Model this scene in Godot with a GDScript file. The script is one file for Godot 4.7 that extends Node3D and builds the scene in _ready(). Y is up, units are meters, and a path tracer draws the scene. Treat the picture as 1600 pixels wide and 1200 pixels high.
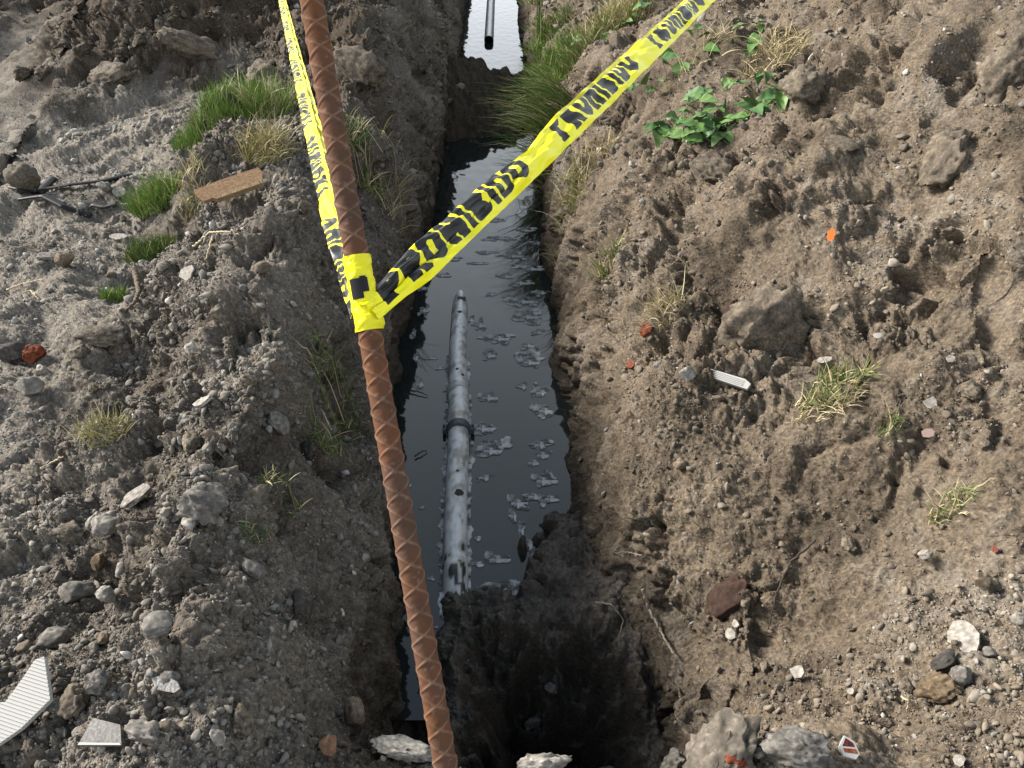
extends Node3D
# A flooded pipe trench between two spoil banks, fenced with yellow tape tied to a leaning rebar stake.
# Metres, y up, water level y = 0, the trench runs along -z; "d" below means distance along the trench (-z).

var rng := RandomNumberGenerator.new()
var M := {}
var used := {}

# ---------- terrain tables: cross-sections of the trench (x, y) at stations along d ----------
const STATIONS := [-30.0, -1.0, 0.55, 0.97, 1.05, 1.4, 1.9, 2.7, 3.7, 5.0, 7.0, 9.0, 12.0, 18.0, 42.0]
# columns: far left, left field, left ground, toe, mid slope, ridge, inner slope, lip, wall foot, bed, wall foot, lip, slope, slope, slope, crest, right field, far right
const PROFILE := [
	[-40, .7, -6, .68, -2.5, .64, -1.4, .62, -1.1, .64, -.7, .68, -.5, .68, -.34, .68, -.2, .68, 0, .68, .25, .68, .35, .68, .6, .70, .95, .72, 1.4, .75, 2.3, .85, 6.0, .9, 40, .9],
	[-40, .7, -6, .68, -2.5, .64, -1.4, .62, -1.1, .64, -.7, .68, -.5, .68, -.34, .68, -.2, .68, 0, .68, .25, .68, .35, .68, .6, .70, .95, .72, 1.4, .75, 2.3, .85, 6.0, .9, 40, .9],
	[-40, .7, -6, .68, -2.5, .64, -1.35, .60, -1.05, .66, -.68, .74, -.5, .70, -.36, .66, -.2, .64, 0, .62, .2, .60, .35, .60, .6, .66, .95, .74, 1.4, .86, 2.3, 1.1, 6.0, 1.2, 40, .9],
	[-40, .7, -6, .68, -2.5, .63, -1.35, .60, -1.05, .72, -.70, .86, -.52, .76, -.38, .66, -.26, .56, 0, .50, .2, .50, .36, .52, .6, .64, .95, .74, 1.4, .90, 2.3, 1.2, 6.0, 1.3, 40, .9],
	[-40, .7, -6, .68, -2.5, .63, -1.35, .60, -1.05, .74, -.72, .94, -.55, .72, -.38, .52, -.32, -.85, 0, -.85, .38, -.85, .46, .22, .66, .46, .95, .70, 1.4, .90, 2.3, 1.25, 6.0, 1.4, 40, .9],
	[-40, .7, -6, .68, -2.5, .63, -1.35, .61, -1.05, .78, -.76, 1.02, -.57, .74, -.37, .44, -.34, -.8, 0, -.8, .40, -.8, .46, .16, .70, .40, .97, .64, 1.4, .90, 2.3, 1.35, 6.0, 1.6, 40, .9],
	[-40, .7, -6, .68, -2.5, .64, -1.45, .63, -1.05, .80, -.68, 1.0, -.54, .72, -.40, .42, -.37, -.22, 0, -.28, .18, -.22, .40, .40, .63, .53, .97, .72, 1.4, 1.00, 2.3, 1.55, 6.0, 1.9, 40, .9],
	[-40, .7, -6, .68, -2.5, .64, -1.5, .65, -1.2, .80, -.86, .98, -.68, .72, -.53, .44, -.50, -.22, -.05, -.3, .11, -.22, .40, .47, .62, .66, 1.0, .92, 1.5, 1.26, 2.5, 1.85, 6.0, 2.2, 40, .9],
	[-40, .7, -6, .70, -2.6, .66, -1.75, .66, -1.4, .80, -1.0, .96, -.80, .70, -.60, .42, -.56, -.22, -.05, -.3, .15, -.22, .32, .42, .52, .68, .95, 1.02, 1.5, 1.42, 2.5, 2.0, 6.0, 2.3, 40, .9],
	[-40, .8, -6, .72, -2.9, .68, -2.0, .68, -1.5, .9, -.93, 1.1, -.76, .82, -.60, .50, -.55, -.22, -.05, -.3, .17, -.22, .27, .52, .5, .80, 1.0, 1.14, 1.6, 1.52, 2.6, 2.0, 6.0, 2.3, 40, .9],
	[-40, .8, -6, .8, -3.2, .75, -2.1, .78, -1.5, 1.0, -.98, 1.15, -.74, .85, -.56, .55, -.53, -.22, 0, -.3, .2, -.22, .28, .55, .55, .82, 1.05, 1.12, 1.7, 1.45, 2.7, 1.8, 6.0, 2.0, 40, .9],
	[-40, .8, -6, .8, -3.4, .8, -2.3, .8, -1.6, 1.05, -1.05, 1.15, -.78, .85, -.60, .6, -.57, -.22, -.1, -.3, .12, -.22, .24, .55, .5, .8, 1.0, 1.05, 1.7, 1.35, 2.8, 1.6, 6.0, 1.8, 40, .9],
	[-40, .8, -6, .8, -3.4, .8, -2.3, .8, -1.6, 1.05, -1.1, 1.15, -.85, .85, -.70, .6, -.66, -.22, -.2, -.3, .05, -.22, .2, .55, .5, .8, 1.0, 1.0, 1.7, 1.25, 2.8, 1.5, 6.0, 1.6, 40, .9],
	[-40, .8, -6, .8, -3.4, .8, -2.3, .8, -1.6, 1.05, -1.2, 1.15, -.95, .85, -.80, .6, -.76, -.22, -.3, -.3, .0, -.22, .15, .55, .5, .8, 1.0, 1.0, 1.7, 1.2, 2.8, 1.4, 6.0, 1.4, 40, .9],
	[-40, .8, -6, .8, -3.4, .8, -2.3, .8, -1.6, 1.05, -1.2, 1.15, -.95, .85, -.80, .6, -.76, -.22, -.3, -.3, .0, -.22, .15, .55, .5, .8, 1.0, 1.0, 1.7, 1.2, 2.8, 1.4, 6.0, 1.4, 40, .9]]
const SEGMENTS := [10, 80, 100, 62, 66, 50, 48, 62, 6, 6, 64, 52, 62, 78, 100, 50, 8]
# heaps, dips and slumped lumps on the banks: x, d, radius across, radius along, height
const HEAPS := [
	[-2.75, 6.6, .75, 1.1, .50], [-2.1, 7.6, .7, 1.2, .45], [-3.6, 8.6, .9, 1.2, .55], [-4.1, 5.2, .35, 2.2, -.22], [-4.9, 6.0, .5, 2.4, .5],
	[-1.75, 4.55, .32, .22, .20], [-1.42, 3.9, .22, .25, .17], [-1.12, 2.75, .2, .22, .10], [-.95, 2.3, .16, .16, .05],
	[.98, 2.95, .2, .22, .10], [.55, 3.3, .18, .3, .10], [1.55, 3.4, .35, .5, .10], [.58, 2.36, .2, .16, .10], [.78, 1.5, .12, .2, -.05], [1.25, 2.6, .3, .25, -.06],
	[-.55, 2.05, .12, .2, -.06], [-1.0, 1.55, .14, .2, .04], [.58, 1.42, .09, .12, .07], [-.45, 1.25, .12, .2, -.05], [-.05, .93, .3, .05, .04],
	[0.403, 1.652, .022, .03, -.13], [0.42, 1.615, .022, .03, -.13], [0.439, 1.577, .022, .03, -.13], [0.456, 1.54, .022, .03, -.13], [0.473, 1.501, .022, .03, -.13], [0.493, 1.466, .022, .03, -.13], [0.507, 1.416, .022, .03, -.13], [0.526, 1.352, .022, .03, -.13], [0.54, 1.283, .022, .03, -.13], [0.698, 1.419, .02, .05, -.03], [0.703, 1.474, .02, .05, -.03], [0.72, 1.53, .02, .05, -.02], [1.443, 2.19, .025, .04, -.07], [1.443, 2.09, .025, .04, -.07], [1.424, 1.943, .025, .04, -.07], [1.435, 2.02, .025, .04, -.07]]

# ------------------------------------------------------------------ where things lie (metres: x across, d along the trench)
# name, shape, variant, tone, x, d, width, height, turn, how far sunk, label, kind of thing
const STONES := [
	["rock", "slab", 0, "pale", -1.012, 1.631, 0.110, 0.073, 0.15, 0.20, "pale angular flat-topped rock on the left ridge crest", "rock"],
	["cobble", "round", 0, "pale", -1.054, 1.517, 0.068, 0.077, 0.29, 0.20, "smooth light grey oval cobble left of the pale flat-topped rock", "stone"],
	["stone", "angular", 1, "white", -0.913, 1.229, 0.049, 0.057, 0.35, 0.20, "whitish blunt stone below the ochre stone", "stone"],
	["stone", "round", 1, "ochre", -1.056, 1.442, 0.052, 0.046, 0.53, 0.20, "ochre yellow stone on the left slope", "stone"],
	["cobble", "angular", 2, "grey", -1.090, 1.357, 0.097, 0.081, 0.29, 0.30, "grey brown cobble left of the ochre stone", "stone"],
	["rock", "slab", 1, "grey", -0.692, 1.021, 0.085, 0.107, 0.51, 0.25, "large grey slab leaning on the left ridge near the bottom", "rock"],
	["pebble", "small", 0, "pale", -0.895, 1.277, 0.033, 0.030, -0.57, 0.20, "small pale pebble just right of the ochre stone", "pebble"],
	["stone", "angular", 3, "white", -0.991, 2.128, 0.058, 0.046, -0.04, 0.15, "bright white stone alone on the left ridge", "stone"],
	["rock", "angular", 4, "pale", -1.652, 2.262, 0.109, 0.071, 0.53, 0.20, "pale angular block at the left edge below the red brick bit", "rock"],
	["stone", "angular", 0, "dark", -1.812, 2.474, 0.131, 0.086, 0.18, 0.20, "dark grey block next to the red brick bit at left edge", "stone"],
	["brick_fragment", "clod", 0, "red", -1.730, 2.451, 0.073, 0.075, 0.48, 0.20, "crumbled red brick bit at the left edge", "brick"],
	["stone", "angular", 2, "white", -1.670, 2.378, 0.056, 0.052, -0.46, 0.20, "small white angular stone under the red brick bit", "stone"],
	["rock", "clod", 1, "brown", -1.483, 2.482, 0.156, 0.085, -0.04, 0.25, "long earthy brown rock among cobbles below the grass strip", "rock"],
	["cobble", "round", 2, "brown", -1.544, 2.429, 0.072, 0.063, -0.30, 0.25, "round brown cobble left of the long earthy rock", "stone"],
	["stone", "slab", 2, "pale", -1.144, 2.378, 0.035, 0.076, 0.05, 0.20, "narrow pale shard-like stone upright on the left slope", "stone"],
	["pebble", "small", 1, "pale", -0.788, 1.352, 0.030, 0.034, 0.09, 0.20, "small pale round pebble right of the flat-topped rock", "pebble"],
	["pebble", "small", 2, "white", -0.724, 1.302, 0.042, 0.023, -0.58, 0.20, "flat white pebble below the earthy boulder on the ridge", "pebble"],
	["boulder", "clod", 2, "grey", -0.712, 1.362, 0.122, 0.099, -0.34, 0.35, "earthy grey boulder just right of the pale flat-topped rock", "boulder"],
	["rock", "round", 3, "brown", -2.501, 3.956, 0.154, 0.196, -0.26, 0.20, "brown upright rock standing by black plastic strips", "rock"],
	["stone", "slab", 0, "pale", -2.049, 3.236, 0.095, 0.052, 0.50, 0.20, "flat pale stone on trodden ground at far left", "stone"],
	["stone", "angular", 1, "tan", -1.961, 3.200, 0.113, 0.084, 0.32, 0.20, "pale tan stone right of the flat pale stone", "stone"],
	["stone", "round", 4, "grey", -2.089, 3.961, 0.088, 0.061, -0.41, 0.20, "small grey stone on the end of a black plastic strip", "stone"],
	["cobble", "round", 0, "grey", -1.072, 1.211, 0.071, 0.066, 0.36, 0.35, "half buried round grey cobble on the lower left slope", "stone"],
	["pebble", "round", 1, "tan", -0.879, 1.113, 0.031, 0.038, -0.43, 0.20, "tan oval pebble on the ochre soil of lower left slope", "pebble"],
	["rock", "angular", 0, "dark", -0.500, 1.250, 0.081, 0.062, 0.14, 0.25, "dark angular rock stuck in the trench-side slope", "rock"],
	["stone", "round", 2, "grey", -0.584, 1.251, 0.058, 0.043, -0.45, 0.35, "rounded grey stone in the shaded trench-side slope", "stone"],
	["stone", "round", 3, "tan", -0.381, 1.094, 0.070, 0.065, -0.60, 0.20, "tan grey stone on the pit's near left rim", "stone"],
	["stone", "angular", 4, "pink", -0.382, 0.931, 0.047, 0.051, 0.45, 0.20, "orange pink stone at the bottom left of the pit rim", "stone"],
	["stone", "round", 4, "pale", -0.555, 0.860, 0.038, 0.028, -0.35, 0.20, "pale flat pebble near the bottom edge left of centre", "stone"],
	["rock", "clod", 3, "grey", -0.668, 0.841, 0.071, 0.051, -0.34, 0.25, "grey earthy lump right of the grey tile piece", "rock"],
	["rock", "clod", 4, "soil", -0.873, 0.965, 0.069, 0.065, 0.58, 0.25, "earthy lump above the ribbed white tile", "rock"],
	["rock", "clod", 0, "grey", -0.822, 0.981, 0.052, 0.050, 0.45, 0.25, "grey lump right above the earthy lump by the tile", "rock"],
	["rock", "round", 1, "grey", -0.668, 1.797, 0.077, 0.062, -0.25, 0.25, "rounded grey rock on the trench-side edge of left ridge", "rock"],
	["stone", "clod", 2, "dark", -0.620, 1.873, 0.060, 0.057, 0.55, 0.25, "dark round stone on the upper trench-side slope", "stone"],
	["pebble", "small", 3, "pale", -0.677, 1.761, 0.028, 0.025, 0.05, 0.20, "pale pebble just below the rounded grey ridge rock", "pebble"],
	["stone", "angular", 3, "grey", 0.099, 1.438, 0.052, 0.058, 0.21, 0.20, "grey stone in the black mud of the pit", "stone"],
	["stone", "round", 2, "grey", 0.130, 1.612, 0.046, 0.047, -0.35, 0.20, "round grey pebble higher in the black mud", "stone"],
	["stone", "slab", 1, "grey", 0.065, 1.554, 0.077, 0.042, 0.53, 0.30, "flat grey stone sunk in the black mud", "stone"],
	["rock", "angular", 2, "grey", 0.316, 1.367, 0.107, 0.166, 0.23, 0.20, "tall angular grey rock standing in the pit", "rock"],
	["pebble", "small", 0, "pale", 0.306, 1.331, 0.025, 0.026, 0.56, 0.20, "tiny pale pebble at foot of the tall pit rock", "pebble"],
	["rock", "clod", 1, "concrete", 0.440, 0.920, 0.203, 0.129, 0.47, 0.30, "large concrete chunk with a red spot on the pit rim", "rock"],
	["rock", "clod", 1, "grey", 0.566, 0.902, 0.115, 0.089, -0.24, 0.25, "grey earthy lump right of the concrete chunk", "rock"],
	["rock", "clod", 3, "grey", 0.441, 1.141, 0.111, 0.084, -0.17, 0.20, "small grey lump left of the concrete chunk at bottom edge", "rock"],
	["rock", "angular", 4, "grey", -0.047, 1.000, 0.152, 0.109, -0.40, 0.20, "dark grey rock on the near pit rim beside the stake", "rock"],
	["rock", "clod", 0, "white", -0.241, 0.955, 0.136, 0.056, -0.43, 0.20, "white chalky rock at bottom edge left of the stake", "rock"],
	["rock", "clod", 4, "white", -0.074, 0.955, 0.167, 0.072, -0.52, 0.20, "white chalky rock in front of the dark grey rim rock", "rock"],
	["rock", "clod", 2, "white", 0.068, 0.955, 0.152, 0.056, -0.24, 0.20, "white chalky rock at bottom edge right of the dark grey rock", "rock"],
	["pebble", "round", 0, "grey", 0.988, 1.076, 0.041, 0.055, 0.12, 0.20, "smooth grey oval pebble below the white paint-flake shard", "pebble"],
	["rock", "clod", 1, "ochre", 0.941, 1.073, 0.085, 0.075, -0.60, 0.40, "ochre brown earthy rock at lower right", "rock"],
	["stone", "round", 3, "dark", 0.980, 1.134, 0.065, 0.037, 0.21, 0.25, "dark flat stone above the ochre brown rock", "stone"],
	["stone", "angular", 0, "tan", 1.128, 1.302, 0.038, 0.067, -0.19, 0.20, "upright tan stone at the right edge", "stone"],
	["stone", "angular", 3, "pale", 1.144, 1.181, 0.036, 0.046, -0.23, 0.20, "pale stone touching the right picture edge", "stone"],
	["stone", "angular", 4, "white", 0.600, 2.272, 0.074, 0.061, 0.38, 0.20, "white stone left of the ribbed plaster strip", "stone"],
	["boulder", "clod", 3, "soil", 0.889, 2.478, 0.281, 0.315, -0.02, 0.55, "big rounded earthy boulder in the right bank", "boulder"],
	["brick_fragment", "slab", 2, "brick", 0.809, 2.546, 0.078, 0.177, -0.22, 0.35, "dark red brick piece wedged left of the big boulder", "brick"],
	["brick_fragment", "slab", 0, "red", 0.534, 2.722, 0.068, 0.070, -0.02, 0.30, "orange red brick chip among straw on the right bank", "brick"],
	["brick_fragment", "slab", 1, "brick", 0.624, 1.578, 0.202, 0.151, 0.25, 0.60, "dark red brown brick bared in the pit's right wall", "brick"],
	["stone", "clod", 0, "soil", 0.861, 3.402, 0.187, 0.147, -0.53, 0.50, "brown earth lump under the leafy weed", "stone"],
	["rock", "clod", 2, "soil", 1.242, 3.563, 0.216, 0.178, 0.57, 0.55, "earth lump below the dry straw at upper right", "rock"],
	["rock", "slab", 1, "soil", 1.216, 2.970, 0.187, 0.110, -0.57, 0.50, "thin slanting earth slab right of the leafy weed", "rock"],
	["rock", "clod", 4, "soil", 1.481, 2.714, 0.223, 0.153, 0.30, 0.60, "wide earth lump in the upper right bank", "rock"],
	["rock", "clod", 1, "soil", 1.801, 3.055, 0.239, 0.191, 0.41, 0.60, "earth lump near the upper right corner", "rock"],
	["stone", "round", 2, "pale", 1.061, 1.444, 0.033, 0.031, -0.58, 0.20, "small pale pebble low on the smooth right face", "stone"],
	["stone", "clod", 3, "soil", -2.200, 5.864, 0.345, 0.233, 0.35, 0.50, "dark earth lump in the upper left heap", "stone"],
	["stone", "clod", 0, "soil", -2.661, 5.513, 0.284, 0.194, -0.16, 0.50, "dark earth lump left of the upper left heap", "stone"],
	["stone", "clod", 2, "soil", -1.630, 5.452, 0.262, 0.211, 0.09, 0.50, "dark earth lump above the tall grass tuft", "stone"],
	["stone", "clod", 4, "soil", -0.906, 4.960, 0.296, 0.261, -0.59, 0.55, "tan earth lump capping the left ridge right of the stake", "stone"],
	["stone", "round", 3, "grey", -0.402, 6.441, 0.068, 0.069, -0.54, 0.20, "grey pebble in the earth dam", "stone"],
]
const GRASS := [
	["grass_patch", "low fresh green grass patch beside the upper left heap", -1.658, 4.443, 0.244, 0.091, 1100, 0.147, 0.0042, 0, 0.1, 0.35, 0.12, 0.06, 0, 0],
	["grass_tuft", "tall green grass tuft left of the rebar stake", -1.361, 4.564, 0.136, 0.121, 900, 0.286, 0.0042, 0, 0.1, 0.45, 0.18, 0.25, 0, 0],
	["grass_tuft", "half dry grass drooping over an earth lump behind the wooden board", -1.185, 3.822, 0.111, 0.096, 460, 0.262, 0.0042, 0.35, 0.5, 0.45, 0.28, 0.65, 2, 0],
	["grass_tuft", "bright green rounded grass tuft left of the wooden board", -1.770, 3.829, 0.128, 0.125, 1300, 0.192, 0.0040, 0, 0.1, 0.4, 0.15, 0.12, 0, 0],
	["grass_patch", "dull grass beside the bright rounded tuft", -1.505, 3.623, 0.078, 0.078, 140, 0.151, 0.0050, 0.1, 0.2, 0.5, 0.2, 0.6, 2, 0],
	["grass_patch", "slanting green grass strip on the left bank toe", -1.652, 3.372, 0.123, 0.076, 900, 0.112, 0.0038, 0, 0.1, 0.35, 0.14, 0.08, 1, 0],
	["grass_tuft", "small green grass tuft below the slanting grass strip", -1.622, 2.911, 0.053, 0.041, 220, 0.089, 0.0050, 0, 0.1, 0.4, 0.14, 0.1, 0, 0],
	["grass_tuft", "thin olive dry grass tuft on the left spoil slope", -1.187, 1.839, 0.085, 0.053, 230, 0.104, 0.0028, 0.05, 0.1, 0.6, 0.16, 0.55, 2, 0],
	["grass_tuft", "straggly dark grass hanging on the trench wall left of the stake", -0.600, 2.243, 0.060, 0.129, 190, 0.121, 0.0030, 0.25, 0.35, 0.6, 0.3, 0.2, 1, 0],
	["grass_tuft", "straggly grass lower on the left trench wall", -0.580, 1.977, 0.044, 0.073, 120, 0.097, 0.0030, 0.25, 0.35, 0.6, 0.3, 0.25, 1, 0],
	["grass_tuft", "sparse dark grass beside the earthy grey boulder", -0.592, 1.534, 0.052, 0.034, 110, 0.068, 0.0030, 0.2, 0.3, 0.6, 0.25, 0.25, 3, 0],
	["grass_tuft", "faint dark grass in the shaded left slope", -0.603, 1.357, 0.030, 0.031, 60, 0.057, 0.0030, 0.2, 0.3, 0.6, 0.25, 0.2, 3, 0],
	["grass_tuft", "dark grass tuft just right of the stake's upper part", -0.797, 4.163, 0.075, 0.115, 170, 0.204, 0.0050, 0.3, 0.3, 0.5, 0.3, 0.35, 1, 0],
	["dry_grass", "dry stalks trailing down the left trench wall", -0.644, 4.243, 0.143, 0.279, 130, 0.250, 0.0040, 0.35, 0.3, 0.5, 0.4, 0.75, 2, 0],
	["grass_tuft", "long green grass drooping over water below the dam", 0.294, 5.622, 0.134, 0.197, 900, 0.601, 0.0045, -1.1, 0.5, 0.38, 0.3, 0.22, 1, 1],
	["grass_patch", "bright green grass on the right lip behind the tape", 0.371, 6.761, 0.227, 0.228, 1100, 0.258, 0.0060, -0.5, 0.2, 0.5, 0.25, 0.08, 0, 0],
	["grass_patch", "yellowish weedy grass at the top of the right lip", 0.753, 6.800, 0.281, 0.183, 1000, 0.251, 0.0060, -0.1, 0.1, 0.55, 0.18, 0.4, 2, 0],
	["grass_patch", "green grass beside the far bright water", 0.220, 7.842, 0.151, 0.256, 800, 0.197, 0.0070, -0.6, 0.2, 0.5, 0.28, 0.08, 0, 0],
	["grass_patch", "mid green grass on the far right bank", 0.393, 8.001, 0.179, 0.232, 600, 0.214, 0.0070, -0.4, 0.2, 0.5, 0.25, 0.2, 1, 0],
	["grass_tuft", "wispy grey green grass hanging over the right trench lip", 0.336, 4.310, 0.094, 0.178, 260, 0.217, 0.0035, -0.4, 0.25, 0.5, 0.35, 0.45, 2, 1],
	["grass_tuft", "small wispy grass on the right lip below the tape", 0.437, 3.388, 0.060, 0.093, 170, 0.144, 0.0035, -0.3, 0.25, 0.5, 0.3, 0.35, 1, 0],
	["grass_tuft", "green grass tuft with straw at centre of right bank", 1.000, 2.061, 0.100, 0.062, 420, 0.120, 0.0035, 0.15, 0.35, 0.5, 0.24, 0.42, 1, 0],
	["dry_grass", "pale straw fringe under the right bank grass tuft", 0.967, 2.002, 0.091, 0.041, 150, 0.122, 0.0030, -0.1, 0.5, 0.6, 0.3, 1.0, 2, 0],
	["grass_tuft", "small green tuft at the right edge of right bank", 1.141, 1.544, 0.040, 0.039, 110, 0.070, 0.0030, -0.1, 0.3, 0.6, 0.25, 0.35, 1, 0],
	["grass_tuft", "few green blades right of the centre tuft", 1.080, 1.826, 0.029, 0.033, 60, 0.070, 0.0030, 0.1, 0.3, 0.6, 0.25, 0.3, 1, 0],
	["dry_grass", "matted dry straw on the upper right bank", 1.341, 4.316, 0.150, 0.110, 300, 0.176, 0.0040, -0.3, 0.2, 0.9, 0.3, 1.0, 2, 0],
	["dry_grass", "arching pale straw by the orange red brick chip", 0.601, 2.754, 0.085, 0.072, 130, 0.188, 0.0040, -0.5, 0.3, 0.5, 0.3, 1.0, 2, 0],
	["dry_grass", "dry stalks on the right lip behind the tape", 0.469, 4.441, 0.130, 0.103, 150, 0.187, 0.0040, -0.2, 0.2, 0.7, 0.25, 0.85, 2, 0],
	["dry_grass", "thin dry stalks right of the tape's end", 1.037, 4.603, 0.138, 0.180, 90, 0.242, 0.0030, -0.1, 0.2, 0.8, 0.2, 0.8, 2, 0],
	["grass_patch", "bright grass spilling down the right lip above the dam", 0.260, 6.441, 0.130, 0.182, 700, 0.250, 0.0050, -0.6, 0.3, 0.5, 0.3, 0.15, 0, 0],
	["grass_patch", "mixed grass along the right lip beside the tape", 0.522, 6.608, 0.219, 0.207, 1000, 0.248, 0.0055, -0.3, 0.2, 0.6, 0.25, 0.3, 1, 0],
	["grass_patch", "olive grass under the upper edge of the tape", 0.941, 6.760, 0.218, 0.142, 800, 0.228, 0.0055, -0.1, 0.2, 0.6, 0.25, 0.45, 2, 0],
]
# label, x, d, stems, leaves on each, stem length, bow, spread, leaf length
const WEEDS := [
	["leafy green weed with pointed leaves growing on the right bank", 0.916, 3.861, 15, 10, 0.307, 0, 0.148, 0.123],
	["tall thin leafy weed climbing beside the tape", 0.902, 4.620, 4, 5, 0.389, -0.1, 0.088, 0.149],
	["small pale leaved weed below the dry straw", 1.206, 3.920, 3, 5, 0.166, 0.1, 0.060, 0.078],
	["small leafy sprig at the top beside the tape", 1.133, 4.597, 3, 5, 0.206, 0, 0.062, 0.103],
	["small broad leaved weed on the right lip at the top", 0.723, 6.681, 4, 6, 0.299, -0.2, 0.199, 0.150],
]
const TWIGS := [
	["twig", "long thin dark twig curving down the smooth right face", "dark_twig", 0.004, [[0.861, 1.625, 0.004], [0.800, 1.607, 0.004], [0.749, 1.536, 0.004], [0.722, 1.468, 0]], 1],
	["root", "pale forked root hanging at the pit's right wall", "pale_root", 0.006, [[0.408, 1.698, 0.03], [0.429, 1.673, 0.03], [0.459, 1.612, 0.03], [0.487, 1.521, 0.02]], 0],
	["root", "thin pale root curling over the black mud", "pale_root", 0.0028, [[0.275, 1.762, 0.03], [0.323, 1.721, 0.05], [0.358, 1.691, 0.06], [0.337, 1.640, 0.03]], 0],
	["root", "short pale rootlet sticking out of the right wall", "pale_root", 0.0022, [[0.415, 1.802, 0.03], [0.380, 1.853, 0.05], [0.340, 1.873, 0.06]], 0],
	["twig", "dry forked twig on the left bank below the board", "straw", 0.004, [[-1.216, 2.819, 0.01], [-1.118, 2.762, 0.03], [-0.997, 2.622, 0.02], [-0.944, 2.581, 0.01]], 1],
	["twig", "short dry twig under the forked twig", "straw", 0.004, [[-1.097, 2.728, 0.02], [-1.088, 2.650, 0.015], [-1.090, 2.600, 0.005]], 1],
	["twig", "pale dry stalk on the trodden ground at far left", "straw", 0.004, [[-2.137, 3.024, 0.006], [-2.071, 3.031, 0.01], [-1.953, 3.010, 0.006]], 1],
	["twig", "bent pale stalk on ground left of the small tuft", "straw", 0.004, [[-1.962, 2.857, 0.006], [-1.935, 2.873, 0.01], [-1.862, 2.786, 0.004]], 1],
	["bark_strip", "curled brown bark strip beside the small grass tuft", "twig", 0.012, [[-1.651, 3.176, 0.05], [-1.474, 2.820, 0.04], [-1.438, 2.701, 0.02], [-1.496, 2.722, 0.01]], 0],
	["twig", "dark twig floating by the left wall of the trench", "dark_twig", 0.004, [[-0.490, 3.138, 0.006], [-0.442, 3.123, 0.01], [-0.401, 3.101, 0.004]], 0],
	["twig", "dark twig lower in the water by the left wall", "dark_twig", 0.004, [[-0.417, 2.649, 0.006], [-0.391, 2.671, 0.01], [-0.366, 2.692, 0.004]], 0],
	["twig", "pale stick lying on left bank near the ribbed tile", "straw", 0.003, [[-0.717, 0.894, 0.01], [-0.660, 0.853, 0.01], [-0.635, 0.850, 0]], 1],
	["twig", "thin dry stalk right of the tall pit rock", "straw", 0.0025, [[0.881, 1.093, 0], [0.888, 1.081, 0.01], [0.894, 1.075, 0]], 1],
	["twig", "pale straw piece on the left slope below the olive tuft", "straw", 0.004, [[-1.359, 1.766, 0], [-1.345, 1.807, 0.01], [-1.305, 1.802, 0.004]], 1],
]
const CHIPS := [
	["shard", "large white flake with torn edges at lower right", "rock_pale", 1.052, 1.194, 0.0711, 0.0963, 0.006, "shard"],
	["shard", "small white shard right of the centre grass tuft", "rock_pale", 1.207, 1.869, 0.0368, 0.0335, 0.004, "shard"],
	["shard", "tiny white shard above the centre grass tuft", "rock_pale", 1.022, 2.202, 0.0463, 0.0219, 0.004, "shard"],
	["shard", "white chip on the upper right slope", "rock_pale", 1.270, 1.962, 0.0223, 0.0242, 0.004, "shard"],
	["shard", "pinkish shard near the few green blades", "shard_pink", 1.166, 1.782, 0.0363, 0.0283, 0.005, "shard"],
	["petal", "bright orange scrap on the right bank", "chip_orange", 1.147, 2.672, 0.0275, 0.0537, 0.003, "scrap"],
	["brick_chip", "little red brick chip left of the white stone", "chip_red", 0.460, 2.604, 0.0348, 0.0388, 0.008, "brick"],
	["brick_chip", "orange chip at the right edge above the upright tan stone", "chip_red", 1.174, 1.379, 0.0156, 0.0162, 0.005, "brick"],
	["shard", "white chip low on the slumped lump by the pit", "rock_pale", 0.617, 1.468, 0.0363, 0.0331, 0.006, "shard"],
	["shard", "second white chip above the slumped lump", "rock_pale", 0.638, 1.501, 0.0220, 0.0238, 0.004, "shard"],
	["shard", "pale chip on the soil left of the grey pit-side face", "rock_pale", 0.724, 1.258, 0.0356, 0.0337, 0.005, "shard"],
	["shard", "small white chip at the bottom right", "rock_pale", 0.888, 0.884, 0.0228, 0.0231, 0.004, "shard"],
	["shard", "white round chip on the soil near the bottom right", "rock_pale", 0.799, 1.143, 0.0151, 0.0157, 0.004, "shard"],
	["film_scrap", "shiny clear plastic scrap above the grey tile piece", "film", -0.667, 0.941, 0.0744, 0.0290, 0.002, "scrap"],
	["shard", "white chip on left bank beside the olive tuft", "rock_pale", -0.847, 1.782, 0.0597, 0.0320, 0.006, "shard"],
	["shard", "slate grey chip on the left ridge above the trench", "grey_tile", -0.669, 1.902, 0.0446, 0.0193, 0.006, "shard"],
	["shard", "white fragment on the ground by the bright tuft", "rock_pale", -2.025, 3.962, 0.0724, 0.0599, 0.005, "shard"],
	["shard", "long pale fragment below the bright tuft", "rock_pale", -1.872, 3.521, 0.0909, 0.0394, 0.005, "shard"],
	["shard", "white fragment near the far left edge", "rock_pale", -2.486, 3.841, 0.0641, 0.0333, 0.004, "shard"],
	["shard", "white flake below the ridge lump on the left bank", "rock_pale", -1.127, 2.520, 0.0580, 0.0580, 0.004, "shard"],
]
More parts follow.
